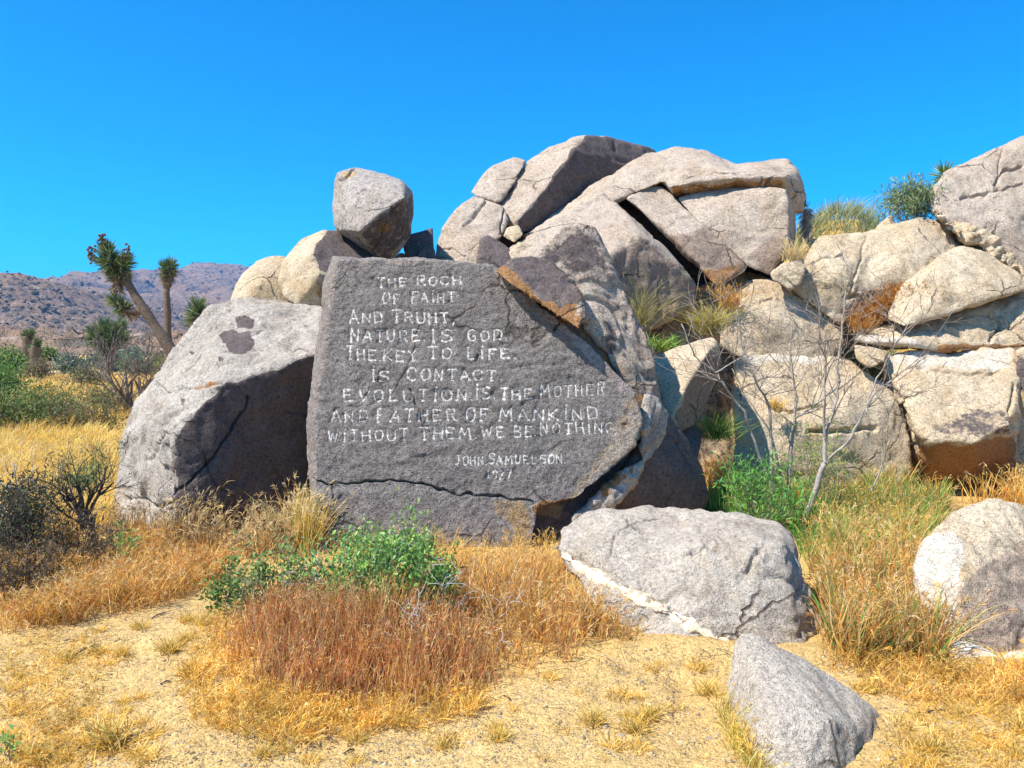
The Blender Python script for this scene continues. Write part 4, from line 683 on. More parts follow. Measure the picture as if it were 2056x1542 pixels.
rock_grass('bunch_grass', 'wispy olive grass arching before the brown face of the split boulder', [(1285, 650, 8.35)], 110, (.4, .8), [(.5, .42, .15), (.36, .34, .1)], .005, .45, .06, .2, None)
rock_grass('bunch_grass', 'thin straw tuft at the base corner of the square sided block', [(1592, 522, 9.3)], 130, (.2, .42), STRAW, .006, .35, .05, .2, None)
rock_grass('bunch_grass', 'dark green bunch grass in the shaded gap beside the wedge block', [(1440, 880, 7.9)], 220, (.25, .5), GREEN+YGREEN[:1], .006, .5, .07, 0, None)
rock_grass('bunch_grass', 'green weeds in the shade beneath the split boulder', [(1325, 700, 8.3)], 200, (.12, .26), GREEN+YGREEN[:2], .009, .7, .1, 0, None)
# grassy hump on the crest
def hump():
    n = 4200; px = rng.uniform(1585, 1800, n); d = rng.uniform(11.2, 14.6, n); x = (px-CX)/F*d; B = np.stack([x, d, gz(x, d)-.02], 1)
    L = rng.uniform(.22, .5, n); D = np.stack([rng.normal(size=n)*.35+.2, rng.normal(size=n)*.3, np.ones(n)], 1); D /= np.linalg.norm(D, axis=1)[:, None]
    bend = np.stack([rng.normal(size=n)*.25+.2, rng.normal(size=n)*.2, np.full(n, -.2)], 1)
    V, T, C = blades(B, D, L, bend, np.full(n, .012), pick([(.34, .38, .14), (.46, .44, .2), (.56, .48, .26), (.25, .32, .1)], n))
    tag(link('crest_grass', fast_mesh('crest_grass', V, T, M['grass'], C)), 'pale green grass covering the hump on the crest against the sky', 'grass', kind='stuff')
hump()

# ------------------------------------------------------------------ woody plants
def tube(V, Fc, path, rad, k=5):
    prev = None; n = len(path); base = len(V)
    for i, p in enumerate(path):
        t = (path[min(i+1, n-1)]-path[max(i-1, 0)]); t = t.normalized() if t.length > 1e-9 else Vector((0, 0, 1))
        a = t.orthogonal().normalized(); b = t.cross(a)
        cur = []
        for j in range(k):
            th = 2*math.pi*j/k; cur.append(len(V)); V.append(p+(a*math.cos(th)+b*math.sin(th))*rad[i])
        if prev: Fc += [(prev[j], prev[(j+1) % k], cur[(j+1) % k], cur[j]) for j in range(k)]
        prev = cur
    Fc.append(tuple(prev))
def grow(V, Fc, p, d, L, r, depth, R, tips, wob=.25, fork=(2, 3), spread=.6, up=.1, shrink=.68, k=4, nodes=4, rmin=.0015):
    path, rad = [p.copy()], [r]; q = p.copy(); dd = d.normalized()
    for i in range(nodes):
        dd = (dd+Vector((R.gauss(0, wob), R.gauss(0, wob), R.gauss(0, wob)+up))).normalized()
        q = q+dd*(L/nodes); path.append(q.copy()); rad.append(r*(1-.45*(i+1)/nodes))
    tube(V, Fc, path, rad, k)
    if depth == 0: tips.append((q.copy(), dd.copy())); return
    for j in range(R.randint(*fork)):
        m = R.randint(max(1, nodes//2), nodes); s = dd+Vector((R.gauss(0, spread), R.gauss(0, spread), R.gauss(0, spread*.7)))
        grow(V, Fc, path[m], s, L*shrink*R.uniform(.7, 1.2), max(rad[m]*.72, rmin), depth-1, R, tips, wob, fork, spread, up, shrink, 3 if depth < 2 else k, nodes, rmin)
def leaves(tips, n_per, size, spread, pal, aspect=.4, updir=.3):
    B = np.repeat(np.array([t[0] for t in tips]), n_per, 0); A = np.repeat(np.array([t[1] for t in tips]), n_per, 0)
    B = B+rng.normal(size=B.shape)*spread-A*(rng.random((len(B), 1))*spread*2.2)
    d = A*.5+rng.normal(size=B.shape)*.7+np.array([0, 0, updir]); d /= np.linalg.norm(d, axis=1)[:, None]; n = len(B)
    L = size*rng.uniform(.6, 1.4, n)
    return blades(B, d, L, rng.normal(size=B.shape)*.15, L*aspect, pick(pal, n), wt=(.35, 1.0, .8))
def shrub(name, label, base, stems, bark, seed, leaf=None, cat='shrub', group=None, extra=None):
    """stems: list of (direction, length, radius, depth); leaf: (n_per, size, spread, palette, aspect)"""
    R = random.Random(seed); root = empty(name, base); tag(root, label, cat, group); V, Fc, tips = [], [], []
    for st in stems:
        off, d, L, r, dep = st[:5]; kw = st[5] if len(st) > 5 else {}
        grow(V, Fc, Vector(off), Vector(d), L, r, dep, R, tips, **kw)
    link('stems', mesh_np('stems', V, Fc, M[bark], True), root)
    if leaf:
        v, t, c = leaves(tips, *leaf); link('foliage', fast_mesh('foliage', v, t, M['leaf'], c), root)
    if extra: extra(root, tips)
    return root
def fan(n, R, tilt, L, r, dep, spread=.05, kw=None, yflat=1.0, lean=(0, 0)):
    out = []
    for i in range(n):
        a = R.uniform(0, 2*math.pi); t = R.uniform(*tilt)
        out.append(((R.gauss(0, spread), R.gauss(0, spread), -.03), (math.cos(a)*t+lean[0], math.sin(a)*t*yflat+lean[1], 1), L*R.uniform(.7, 1.15), r*R.uniform(.7, 1.2), dep, kw or {}))
    return out
R0 = random.Random(11)
BG = [(.24, .42, .07), (.34, .54, .11), (.13, .27, .06), (.46, .62, .17), (.22, .40, .12)]
# bright green shrub growing through the brome
shrub('green_shrub', 'bright green leafy shrub growing before the foot of the carved slab', G(735, 4.5), fan(17, R0, (.4, 1.7), .27, .007, 3, .08, dict(up=.16, spread=.5), .5, (-.15, .1)), 'bark_pale', 21, (22, .023, .045, BG+[(.42, .6, .16), (.30, .52, .22)], .5))
shrub('green_shrub', 'dense green shrub lobe at the right of the reddish thicket', G(825, 4.25), fan(9, R0, (.2, .8), .20, .006, 3, .05, dict(up=.14, spread=.5)), 'bark_grey', 22, (18, .022, .03, BG[:3]+[(.07, .2, .05)], .55))
shrub('scraggly_shrub', 'scraggly half bare shrub with small dark leaves left of the bright green shrub', G(560, 4.55), fan(11, R0, (.5, 1.5), .23, .006, 3, .06, dict(up=.07, spread=.6), .6, (-.2, 0)), 'bark_twig', 23, (6, .023, .03, [(.14, .24, .06), (.24, .30, .09), (.32, .34, .13)], .5))
shrub('scraggly_shrub', 'small dark leaved sprig at the left end of the green shrubs', G(478, 4.5), fan(5, R0, (.1, .7), .22, .005, 2, .04, dict(up=.1), .6, (-.25, 0)), 'bark_grey', 24, (26, .022, .03, [(.12, .24, .05), (.2, .32, .08)], .55))
shrub('dry_twigs', 'pale dead twigs tangled at the right end of the reddish thicket', G(905, 4.1), fan(8, R0, (.6, 1.8), .24, .005, 3, .06, dict(up=.0, spread=.7, rmin=.0025)), 'bark_pale', 25)
shrub('dry_twigs', 'grey dead twigs tangled through the middle of the reddish thicket', G(660, 4.3), fan(6, R0, (.5, 2.0), .22, .005, 3, .06, dict(up=.03, spread=.6, rmin=.002)), 'bark_twig', 75)
shrub('green_sprig', 'slender green sprig standing against the lower slab', G(865, 5.4), fan(5, R0, (0, .2), .17, .004, 1, .03, dict(up=.2, spread=.2)), 'bark_grey', 26, (14, .03, .035, BG, .35), 'plant')
shrub('green_sprig', 'slender green sprig in the rusty grass before the leaning boulder', G(236, 5.5), fan(4, R0, (0, .15), .2, .004, 1, .02, dict(up=.2, spread=.2)), 'bark_grey', 27, (18, .03, .03, BG, .3), 'plant')
shrub('green_sprig', 'tiny green seedling alone on the sand beside thin golden grass', G(20, 3.05), fan(3, R0, (0, .3), .09, .003, 1, .01, dict(up=.2)), 'bark_grey', 28, (8, .03, .015, BG, .3), 'plant')
shrub('green_weed', 'dark green weedy plant among the grass behind the veined boulder', G(1530, 6.6), fan(20, R0, (.1, 1.3), .36, .005, 2, .06, dict(up=.15, spread=.35), .5), 'bark_grey', 29, (14, .045, .05, GREEN+[(.14, .36, .1)], .22), 'plant')
shrub('green_weed', 'feathery light green plant between the sapling stems', G(1665, 7.1), fan(14, R0, (.1, 1.0), .45, .004, 2, .05, dict(up=.2, spread=.3), .5), 'bark_grey', 30, (12, .04, .06, YGREEN[:3]+GREEN[3:], .16), 'plant')
# dead bush with trunk, left
shrub('dead_bush', 'dark dead bush with gnarled trunk and faint green top left of the leaning boulder', G(188, 6.2), [((0, 0, -.03), (-.25, 0, 1), .28, .035, 0, dict(k=7, wob=.12))]+[((-.06+R0.gauss(0, .02), 0, .22+R0.gauss(0, .04)), (R0.uniform(-1.1, .7), R0.uniform(-.6, .6), 1), .3, .013, 4, dict(up=.06, spread=.5, wob=.18)) for _ in range(14)], 'bark_dark', 31, (2, .02, .02, [(.2, .26, .1), (.14, .2, .07)], .3))
shrub('green_sprig', 'tuft of bright green twigs crowning the dead bush', P(165, 985, 6.25), fan(9, R0, (.1, .9), .16, .003, 2, .05, dict(up=.12)), 'bark_grey', 32, (12, .028, .03, [(.16, .36, .07), (.22, .42, .1)], .16), 'plant')
shrub('dark_bush', 'tangled dark grey bush before the yellow field', G(25, 5.7), fan(34, R0, (.2, 1.5), .36, .008, 3, .1, dict(up=.05, spread=.55), .7), 'bark_dark', 33, (9, .035, .05, [(.06, .08, .04), (.10, .08, .06), (.14, .11, .07), (.08, .12, .05)], .25))  # dark leaf colours stand in for the shadow on this bush
shrub('dark_bush', 'low tangled dark bush at the foot of the dead bush', G(150, 5.6), fan(26, R0, (.4, 1.8), .26, .006, 3, .08, dict(up=.02, spread=.6)), 'bark_dark', 34, (4, .03, .03, [(.2, .15, .09), (.3, .22, .13)], .15))
shrub('dark_bush', 'low shadowy brown bush before the rusty grass', G(40, 5.0), fan(26, R0, (.4, 1.8), .22, .006, 3, .08, dict(up=.03, spread=.6)), 'bark_dark', 36, (6, .03, .04, [(.10, .075, .05), (.16, .11, .07), (.07, .075, .04)], .22))  # added to extend the dark mass; shadow painted into its leaf colours
shrub('bare_branches', 'long bare pale branches arching out of the dark bush', G(60, 5.9), [((0, 0, 0), (-.7, .1, 1), .5, .014, 2, dict(up=.02, spread=.5)), ((0, 0, 0), (.1, 0, 1), .5, .012, 2, dict(spread=.5)), ((.1, 0, 0), (-.2, .1, 1), .45, .012, 2, dict(spread=.6)), ((-.2, 0, 0), (-.5, 0, 1), .6, .012, 2, dict(spread=.5))], 'bark_pale', 35)
# bushes across the flat
OL = [(.20, .27, .07), (.15, .21, .06), (.27, .32, .10)]; GB = [(.17, .24, .16), (.13, .19, .14), (.24, .29, .2)]; BR = [(.27, .2, .12), (.2, .16, .1), (.33, .28, .14)]
flat = [(60, 15, 1.15, OL, 'rounded olive green bush in front of the yellow field grass', 60), (-15, 14, 1.3, OL, 'taller olive green bush beside the rounded olive bush', 60), (10, 21, 1.5, [(.2, .34, .08), (.14, .26, .06)], 'brighter green bush behind the olive bushes', 60), (150, 14.5, 1.0, OL[:2]+BR, 'brownish green bush right of the rounded olive bush', 45), (215, 17, 1.0, BR+OL[:1], 'low brown bush before the bare grey bush', 36),
        (138, 40, 1.5, GB, 'blue grey rounded bush beside the pale outcrop', 50), (75, 34, 1.2, BR, 'purple brown bare looking bush below the twin Joshua trees', 25), (100, 58, 1.6, OL, 'dark green bush behind the pale outcrop', 45), (220, 46, 1.4, GB, 'grey green bush behind the bare grey bush', 45), (285, 40, 1.5, GB+OL, 'grey green bush beside the leaning Joshua trunk', 45), (375, 36, 1.7, [(.3, .3, .08), (.22, .25, .07)], 'yellow green bush behind the left shoulder of the leaning boulder', 45), (175, 28, 1.1, BR+OL[:1], 'low twiggy bush in the far grass strip', 30), (20, 45, 1.6, OL, 'dark green bush far behind the brighter green bush', 45), (255, 62, 1.7, GB, 'small far grey bush right of the broad yucca clump', 40)]
for k, (px, d, h, pal, lb, nl) in enumerate(flat):
    R1 = random.Random(40+k)
    shrub('flat_bush', lb, G(px, d), fan(14, R1, (.2, 1.3), h*.42, .012*h, 2, h*.2, dict(up=.08, spread=.6)), 'bark_grey', 40+k, (nl, .05*h*max(1, d/18), .12*h, pal, .3), 'bush')
# bare grey bush and white sapling
shrub('bare_bush', 'leafless grey bush with a haze of fine twigs beside the leaning boulder', G(272, 17), [((R0.gauss(0, .08), R0.gauss(0, .1), 0), (R0.uniform(-1.0, .45), R0.uniform(-.5, .5), 1), .95, .034, 4, dict(up=.06, spread=.42, wob=.14, rmin=.007)) for _ in range(10)], 'bark_grey', 60)
def sapling():
    b = P(1604, 1068, 6.75); root = empty('bare_sapling', b); tag(root, 'leafless white barked sapling with curved trunk before the broad pale boulder', 'tree')
    R = random.Random(4); V, Fc = [], []; V2, F2, tips = [], [], []
    def limb(pts, r0, r1, twigs=6, tl=.34, dep=3):
        path = [P(*p)-b for p in pts]; fine = []
        for a, c in zip(path[:-1], path[1:]):
            for i in range(4): fine.append(a.lerp(c, i/4)+Vector((R.gauss(0, .004), R.gauss(0, .012), R.gauss(0, .004))))
        fine.append(path[-1]); n = len(fine); tube(V, Fc, fine, [(r0+(r1-r0)*i/(n-1))*1.35 for i in range(n)], 6)
        for _ in range(twigs):
            i = R.randint(n//3, n-1); t = (fine[min(i+1, n-1)]-fine[i-1]).normalized(); rr = r0+(r1-r0)*i/(n-1)
            grow(V2, F2, fine[i], t+Vector((R.gauss(0, .7), R.gauss(0, .5), R.gauss(0, .4))), tl*R.uniform(.6, 1.3), max(rr*.7, .0042), dep, R, tips, .12, (1, 3), .5, .04, .72, 4, 4, .0024)
    limb([(1604, 1068, 6.75), (1622, 1025, 6.75), (1642, 965, 6.75), (1655, 930, 6.75)], .021, .016, 0)
    limb([(1655, 930, 6.75), (1655, 880, 6.8), (1662, 860, 6.8), (1682, 800, 6.8), (1684, 730, 6.85), (1690, 660, 6.9), (1698, 585, 6.9)], .013, .004, 11)
    limb([(1655, 880, 6.8), (1656, 790, 6.7), (1655, 740, 6.7), (1660, 690, 6.65)], .009, .003, 8)
    limb([(1657, 930, 6.75), (1700, 890, 6.7), (1735, 830, 6.65), (1755, 790, 6.6), (1800, 755, 6.55), (1850, 712, 6.5)], .010, .003, 8)
    limb([(1735, 830, 6.65), (1760, 760, 6.7), (1800, 690, 6.7), (1830, 640, 6.7)], .006, .002, 5)
    limb([(1582, 985, 7.2), (1588, 905, 7.2), (1598, 840, 7.2), (1640, 810, 7.2), (1680, 780, 7.2)], .015, .004, 9)
    limb([(1588, 890, 7.2), (1600, 800, 7.25), (1585, 730, 7.3), (1590, 640, 7.3)], .010, .003, 8)
    limb([(1548, 985, 7.1), (1548, 880, 7.1), (1545, 815, 7.1), (1520, 770, 7.0), (1490, 700, 7.0), (1478, 620, 7.0)], .012, .003, 8)
    limb([(1545, 960, 7.1), (1520, 900, 7.05), (1492, 825, 7.0), (1450, 770, 6.9), (1437, 750, 6.9), (1395, 715, 6.85), (1368, 650, 6.8)], .011, .004, 9)
    limb([(1437, 750, 6.9), (1480, 722, 6.9), (1510, 680, 6.95)], .006, .002, 5)
    limb([(1570, 960, 7.15), (1545, 860, 7.15), (1500, 800, 7.2), (1470, 740, 7.2)], .008, .003, 7)
    limb([(1750, 985, 7.2), (1775, 925, 7.2), (1770, 870, 7.2), (1790, 820, 7.2)], .007, .002, 6, .2)
    link('trunk', mesh_np('trunk', V, Fc, M['bark_sapling'], True), root); link('twigs', mesh_np('twigs', V2, F2, M['bark_twig'], True), root)
sapling()
# willowy bush, reeds and yuccas on the crest
shrub('willow_bush', 'willowy grey green bush against the sky beside the giant boulder', P(1835, 455, 10.5), fan(22, R0, (.1, .9), .34, .007, 2, .12, dict(up=.18, spread=.4), .7, (0, 0)), 'bark_grey', 70, (26, .07, .06, [(.2, .3, .12), (.28, .36, .18), (.14, .24, .08), (.36, .4, .24)], .16), 'bush')
rock_grass('reed_clump', 'thin upright blue green blades rising from the crest hump', [(1690, 470, 12.5), (1720, 465, 12.5), (1750, 460, 12.5), (1765, 450, 12.5)], 9, (.5, .85), [(.2, .28, .2), (.26, .32, .22)], .012, .18, .12, 0, None)
def rosette(root, c, ax, rad, n, L, W, pal, body=.35, name='leaf_head', droop=0.0):
    ax = Vector(ax).normalized(); a = ax.orthogonal().normalized(); b = ax.cross(a)
    t = rng.random(n); th = rng.random(n)*2*math.pi; A = np.array(ax); a = np.array(a); b = np.array(b)
    radial = np.cos(th)[:, None]*a+np.sin(th)[:, None]*b
    B = np.array(c)+A*((t-1)*body)[:, None]+radial*rad*.5
    up = (t**1.3)[:, None]*1.5-.35-droop; d = radial*(1.25-.8*t[:, None])+A*up+rng.normal(size=(n, 3))*.12; d /= np.linalg.norm(d, axis=1)[:, None]
    v, f, col = blades(B, d, L*rng.uniform(.7, 1.15, n), rng.normal(size=(n, 3))*.05, np.full(n, W), pick(pal, n), wt=(1, .8, .45))
    return link(name, fast_mesh(name, v, f, M['leaf'], col), root)
JG = [(.14, .2, .07), (.2, .26, .09), (.1, .15, .06), (.27, .3, .12)]; JD = [(.36, .25, .13), (.28, .19, .1), (.44, .32, .18)]
def joshua(label, base, limbs, headsl, tw=1.0, group=None):
    """limbs: paths of (px,py,d) with radii; heads: (px,py,d, axis, size)"""
    root = empty('joshua_tree', base); tag(root, label, 'tree', group); V, Fc = [], []; R = random.Random(label)
    for pts, r0, r1 in limbs:
        path = [P(*p)-base for p in pts]; fine = []
        for a, c in zip(path[:-1], path[1:]):
            for i in range(5): fine.append(a.lerp(c, i/5))
        fine.append(path[-1]); n = len(fine)
        tube(V, Fc, fine, [(r0+(r1-r0)*i/(n-1))*R.uniform(.88, 1.12) for i in range(n)], 10)
    link('trunk', mesh_np('trunk', V, Fc, M['bark_yucca'], True), root)
    for (px, py, d, ax, s) in headsl:
        c = P(px, py, d)-base
        hd = rosette(root, c, ax, .12*s, int(330*min(1.2, s+.2)), .34*s, .032*s, JG, .55*s)
        rosette(root, Vector(c)-Vector(ax).normalized()*.5*s, ax, .12*s, 110, .26*s, .03*s, JD, .4*s, 'dead_leaf_skirt', .9)
    return root
jb = G(372, 20)
jt = joshua('big Joshua tree leaning left with four spiky heads above the leaning boulder', jb, [([(392, 815, 20), (345, 705, 20), (305, 645, 20), (270, 592, 20), (242, 540, 20)], .155, .10), ([(285, 625, 20), (255, 626, 20), (238, 612, 20)], .09, .08)],
     [(213, 498, 20, (-.45, 0, 1), .95), (203, 520, 20, (-.85, 0, .6), .85), (238, 528, 20.2, (-.1, .2, 1), .85), (254, 520, 20, (.3, 0, 1), .85), (228, 600, 20, (-.8, 0, .75), .8)])
def blossom(px, py, d, root, hi):
    bm = bmesh.new(); R = random.Random(px)
    for k in range(34):
        v = Vector((R.gauss(0, .05), R.gauss(0, .05), R.gauss(0, .1)))
        bmesh.ops.create_icosphere(bm, subdivisions=1, radius=.035, matrix=__import__('mathutils').Matrix.Translation(P(px, py, d)-root.location+v))
    m = bpy.data.meshes.new('flower_spike'); bm.to_mesh(m); bm.free(); m.materials.append(M['bark_yucca']); link('flower_spike', m, [c for c in root.children if c.name.startswith('leaf_head')][hi])
blossom(207, 484, 20, jt, 0); blossom(184, 509, 20, jt, 1); blossom(255, 509, 20, jt, 3)
joshua('slim upright Joshua tree with two small heads beside the big leaning one', G(341, 26), [([(343, 790, 26), (338, 700, 26), (336, 620, 26), (334, 580, 26)], .13, .1), ([(334, 580, 26), (329, 560, 26), (329, 540, 26)], .11, .1), ([(334, 580, 26), (343, 562, 26), (344, 540, 26)], .11, .1)], [(330, 530, 26, (-.1, 0, 1), .75), (345, 527, 26, (.15, 0, 1), .8)])
joshua('small Joshua tree head showing above the shoulder of the leaning boulder', G(396, 24), [([(396, 800, 24), (396, 700, 24), (396, 635, 24)], .16, .14)], [(396, 612, 24, (0, 0, 1), 1.15)])
joshua('dark headed short Joshua tree, left of the far twin pair', G(54, 55), [([(54, 735, 55), (53, 700, 55), (55, 675, 55)], .35, .3)], [(51, 666, 55, (-.3, 0, 1), 1.05), (64, 666, 55, (.4, 0, 1), 1.0)])
joshua('yellowish stubby Joshua tree, right of the far twin pair', G(70, 50), [([(70, 735, 50), (70, 705, 50), (73, 695, 50)], .32, .28), ([(70, 710, 50), (62, 700, 50)], .25, .22)], [(74, 682, 50, (.1, 0, 1), .8), (80, 686, 50, (.7, 0, 1), .75), (62, 694, 50, (-.5, 0, 1), .75)])
joshua('broad dark many headed yucca clump behind the bare grey bush', G(217, 42), [([(217, 750, 42), (217, 690, 42)], .22, .18)]+[([(217, 715, 42), (190+k*11, 680, 42)], .2, .15) for k in range(6)], [(188+k*11, 664-(k % 3)*6, 42+(k % 2), (-.5+k*.2, 0, 1), 1.5) for k in range(6)]+[(184, 680, 42, (-1, 0, .4), 1.4), (250, 676, 42, (1, 0, .5), 1.4)])
yu = empty('crest_yucca', P(1896, 352, 10.9)); tag(yu, 'small spiky yucca rosette peeking over the giant boulder', 'yucca')
rosette(yu, (0, 0, .05), (0, 0, 1), .05, 130, .2, .018, [(.26, .38, .1), (.18, .28, .08), (.4, .45, .16)], .1, 'leaf_head')
yv = empty('shaggy_yucca', P(1622, 470, 11.3)); tag(yv, 'shaggy grey yucca stem beside the overhanging end of the cap slab', 'yucca')
V, Fc = [], []; tube(V, Fc, [P(1623, 490, 11.3)-yv.location, P(1621, 450, 11.3)-yv.location, P(1619, 420, 11.3)-yv.location], [.035, .04, .045], 8); link('trunk', mesh_np('trunk', V, Fc, M['bark_pale'], True), yv)
rosette(yv, P(1619, 418, 11.3)-yv.location, (0, 0, 1), .05, 260, .16, .014, [(.45, .4, .34), (.36, .31, .26), (.52, .47, .4)], .42, 'dead_leaf_skirt', 1.3)
rosette(yv, P(1618, 414, 11.3)-yv.location, (.2, 0, 1), .03, 22, .16, .014, [(.3, .34, .2), (.22, .28, .14)], .08, 'leaf_head')

# ------------------------------------------------------------------ small things on the sand
def tuft_mesh(n, h, pal, seed):
    B = rng.normal(size=(n, 3))*np.array([.018, .018, 0]); L = rng.uniform(h*.4, h, n)
    D = np.stack([rng.normal(size=n)*.6, rng.normal(size=n)*.6, np.ones(n)], 1); D /= np.linalg.norm(D, axis=1)[:, None]
    v, t, c = blades(B, D, L, np.stack([rng.normal(size=n)*.3, rng.normal(size=n)*.3, np.full(n, -.2)], 1), np.full(n, .0035), pick(pal, n)); return fast_mesh('grass_tuft', v, t, M['grass'], c)
tm = [tuft_mesh(70, .075, GOLD, 1), tuft_mesh(45, .05, GOLD+ORANGE[:1], 2), tuft_mesh(110, .11, GOLD+YGREEN[3:4], 3), tuft_mesh(55, .06, STRAW+GOLD, 4)]
zones = [([(40, 1290), (420, 1230), (430, 1330), (380, 1540), (0, 1540)], 46), ([(500, 1440), (1000, 1420), (1440, 1380), (1470, 1540), (420, 1540)], 40), ([(1000, 1360), (1440, 1330), (1440, 1420), (960, 1430)], 8), ([(1650, 1340), (2056, 1400), (2056, 1540), (1790, 1540), (1800, 1440)], 34)]
def put(mesh, name, p, s, label, cat, group, rot=None):
    o = link(name, mesh, None, p); o.scale = (s, s, s); o.rotation_euler = rot or (0, 0, random.uniform(0, 6.28)); return tag(o, label, cat, group)
for poly, n in zones:
    B, _, _ = scatter(poly, n)
    where = ['left of the reddish thicket', 'in front of the reddish thicket', 'below the veined boulder', 'right of the grey blunt rock'][[z[0] for z in zones].index(poly)]
    for b in B:
        k = random.randrange(4); put(tm[k], 'grass_tuft', b, random.uniform(.6, 1.35), ['bushy golden', 'small orange gold', 'tall yellowish', 'pale straw'][k]+' tuft on the open sand '+where, 'grass tuft', 'dry tufts dotted over the sand')
for px, py, s, lb in [(225, 1492, 1.9, 'largest golden tuft casting a dark shadow on the left sand'), (340, 1318, 1.4, 'spidery pale tuft on the bare sand left of the thicket')]:
    put(tm[2], 'grass_tuft', G(px, CH*F/(py-HY)), s, lb, 'grass tuft', None)
wg = meadow('wedge_grass', 'olive and gold grass hugging the left side of the grey blunt rock', 'grass', [(1455, 1440), (1475, 1425), (1530, 1500), (1600, 1540), (1600, 1560), (1480, 1545)], 1300, (.06, .16), GOLD+YGREEN, .003, .4, .2, GOLD, .025, clump=0)
def pebble(seed, sub=2):
    bm = bmesh.new(); bmesh.ops.create_icosphere(bm, subdivisions=sub, radius=1); R = random.Random(seed); sx, sy, sz = R.uniform(.8, 1.3), R.uniform(.7, 1), R.uniform(.4, .65)
    for v in bm.verts:
        k = 1+.5*float(pnoise(np.array([[v.co.x*1.2+seed*7, v.co.y*1.2, v.co.z*1.2]]))[0]); v.co = Vector((v.co.x*sx*k, v.co.y*sy*k, v.co.z*sz*k))
    m = bpy.data.meshes.new('pebble'); bm.to_mesh(m); bm.free(); return m
pm = []
for k in range(5):
    m = pebble(k); m.materials.append(M[['quartz', 'warm', 'cool', 'warm', 'quartz'][k]]); pm.append(m)
allsand = [(0, 1290), (430, 1220), (480, 1440), (1000, 1400), (1290, 1330), (1470, 1330), (1500, 1540), (0, 1540)]
rs = [(allsand, 60), ([(1650, 1330), (2056, 1390), (2056, 1540), (1780, 1540)], 22)]
for poly, n in rs:
    B, _, _ = scatter(poly, n)
    for b in B:
        k = random.randrange(5); put(pm[k], 'pebble', b+np.array([0, 0, .004]), random.choice([.006, .008, .01, .016]), ['flat white quartz', 'rounded tan', 'grey granite', 'angular tan', 'chunky white quartz'][k]+' pebble lying loose on the sand '+('before the thicket' if n > 30 else 'beyond the grey blunt rock'), 'pebble', 'loose stones on the sand')
# grit: grains too small to count
def grit():
    parts = []; ico = pebble(9, 1); iv = np.array([v.co for v in ico.vertices]); it = np.array([p.vertices for p in ico.polygons])
    B = np.concatenate([scatter(allsand, 9000, 0, .5, False)[0], scatter([(1640, 1320), (2056, 1380), (2056, 1542), (1770, 1542)], 2500, 0, .5, False)[0]]); n = len(B)
    s = np.clip(rng.lognormal(-5.75, .6, n), .0014, .014); R_ = rng.random(n)*6.28
    c, sn = np.cos(R_), np.sin(R_); rot = np.stack([np.stack([c, -sn, 0*c], 1), np.stack([sn, c, 0*c], 1), np.stack([0*c, 0*c, 1+0*c], 1)], 1)
    V = np.einsum('nij,vj->nvi', rot, iv)*s[:, None, None]+B[:, None]+np.array([0, 0, .010])
    T = (np.arange(n)[:, None, None]*len(iv)+it[None]).reshape(-1, 3); C = np.repeat(pick([(.6, .47, .28), (.5, .38, .2), (.68, .58, .42), (.36, .27, .17)], n)[:, None], len(iv), 1)
    tag(link('grit', fast_mesh('grit', V.reshape(-1, 3), T, M['grass'], C.reshape(-1, 3))), 'coarse granite grit strewn over the sand', 'gravel', kind='stuff')
grit()
for k, (x0, y0, x1, y1, lb) in enumerate([(145, 1326, 190, 1302, 'longest dark stick lying on the left sand'), (322, 1384, 343, 1379, 'short dark stick on the sand left of the thicket'), (305, 1252, 330, 1240, 'forked dead twig on the sand below the rusty grass'), (1012, 1408, 1026, 1416, 'dark bark chip on the sand right of the thicket'), (1860, 1430, 1900, 1424, 'dark twig on the sand beyond the grey blunt rock'), (690, 1512, 712, 1504, 'dark twig beside a tuft before the reddish thicket')]):
    a, b = G(x0, CH*F/(y0-HY)), G(x1, CH*F/(y1-HY)); V, Fc = [], []; mid = a.lerp(b, .5)+Vector((0, .006, .004))
    tube(V, Fc, [Vector((0, 0, .006)), mid-a+Vector((0, 0, .006)), b-a+Vector((0, 0, .004))], [.004, .0045, .0025], 6)
    if k == 2: tube(V, Fc, [mid-a+Vector((0, 0, .006)), mid-a+Vector((.06, .05, .012))], [.003, .0015], 5)
    tag(link('fallen_twig', mesh_np('fallen_twig', V, Fc, M['bark_dark'], True), None, a), lb, 'twig')
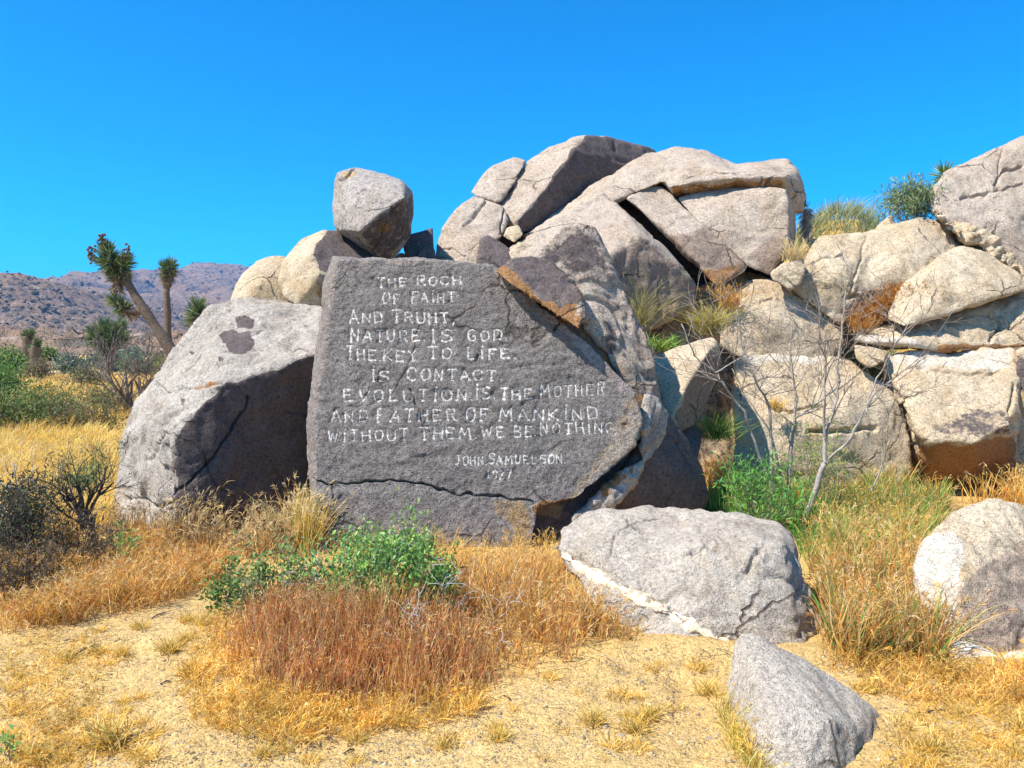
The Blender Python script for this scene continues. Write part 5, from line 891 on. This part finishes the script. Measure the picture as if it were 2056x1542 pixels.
# scrub and boulders strewn over the far slopes
def far_scrub():
    ico = pebble(3, 1); iv = np.array([v.co for v in ico.vertices]); it = np.array([p.vertices for p in ico.polygons]); Bs = []
    for o in COL.objects:
        if o.name.split('.')[0] == 'hills':
            V = np.empty(len(o.data.vertices)*3, np.float32); o.data.vertices.foreach_get('co', V); V = V.reshape(-1, 3)
            px, py = proj(V); m = (px > -150) & (px < 620) & (V[:, 2] > 0); W = V[m]; k = rng.integers(0, len(W), 3600 if W[:, 1].mean() < 700 else 2600); Bs.append(W[k]+rng.normal(size=(len(k), 3))*np.array([3, 3, .1])*(W[k][:, 1:2]/400))
    x = rng.uniform(-1, 1, 900); y = rng.uniform(60, 260, 900); px = rng.uniform(-150, 520, 900); X = (px-CX)/F*y; Bs.append(np.stack([X, y, gz(X, y)], 1))
    B = np.concatenate(Bs); n = len(B); s = rng.lognormal(-.45, .45, n)*np.clip(B[:, 1]/330, .3, 3.0)*.8
    V = (iv[None]*rng.uniform(.7, 1.3, (n, len(iv), 1)))*s[:, None, None]*np.array([1, 1, 1.3])+B[:, None]
    pal = pick([(.10, .095, .05), (.13, .12, .06), (.34, .26, .19), (.08, .075, .05), (.2, .16, .09)], n)
    T = (np.arange(n)[:, None, None]*len(iv)+it[None]).reshape(-1, 3)
    tag(link('hillside_scrub', fast_mesh('hillside_scrub', V.reshape(-1, 3), T, M['grass'], np.repeat(pal[:, None], len(iv), 1).reshape(-1, 3))), 'dark scrub and boulders strewn over the far slopes', 'scrub', kind='stuff')
far_scrub()
for lb, poly, n in (('grey broken straw lying flat round the foot of the veined boulder', [(1100, 1180), (1200, 1240), (1300, 1330), (1600, 1345), (1680, 1330), (1640, 1380), (1280, 1370), (1100, 1360)], 1300), ('grey broken straw lying flat before the reddish thicket', [(420, 1360), (960, 1400), (1020, 1350), (1060, 1420), (900, 1480), (480, 1500)], 1500), ('grey broken straw lying flat along the left sand', [(0, 1250), (420, 1180), (420, 1260), (200, 1300), (0, 1310)], 1300)):
    meadow('straw_litter', lb, 'litter', poly, n, (.03, .10), [(.42, .33, .22), (.3, .22, .14), (.55, .45, .3), (.2, .14, .09)], .003, 2.2, 0, None, clump=.03, cw=.8, bendz=-.3, rag=14)

# ------------------------------------------------------------------ desert air
def haze():
    bm = bmesh.new(); bmesh.ops.create_cube(bm, size=1); m = bpy.data.meshes.new('haze'); bm.to_mesh(m); bm.free()
    o = link('haze', m, None, (0, 1200, 96)); o.scale = (9000, 3200, 200); tag(o, 'thin pale blue desert air over the whole plain', 'haze', kind='stuff')
    t = NT('desert_air'); v = t.n('ShaderNodeVolumePrincipled'); v.inputs['Color'].default_value = (.22, .52, 1.0, 1); v.inputs['Density'].default_value = .00023; v.inputs['Anisotropy'].default_value = .2
    t.l(v.outputs[0], t.n('ShaderNodeOutputMaterial').inputs[1]); m.materials.append(t.m)
haze()
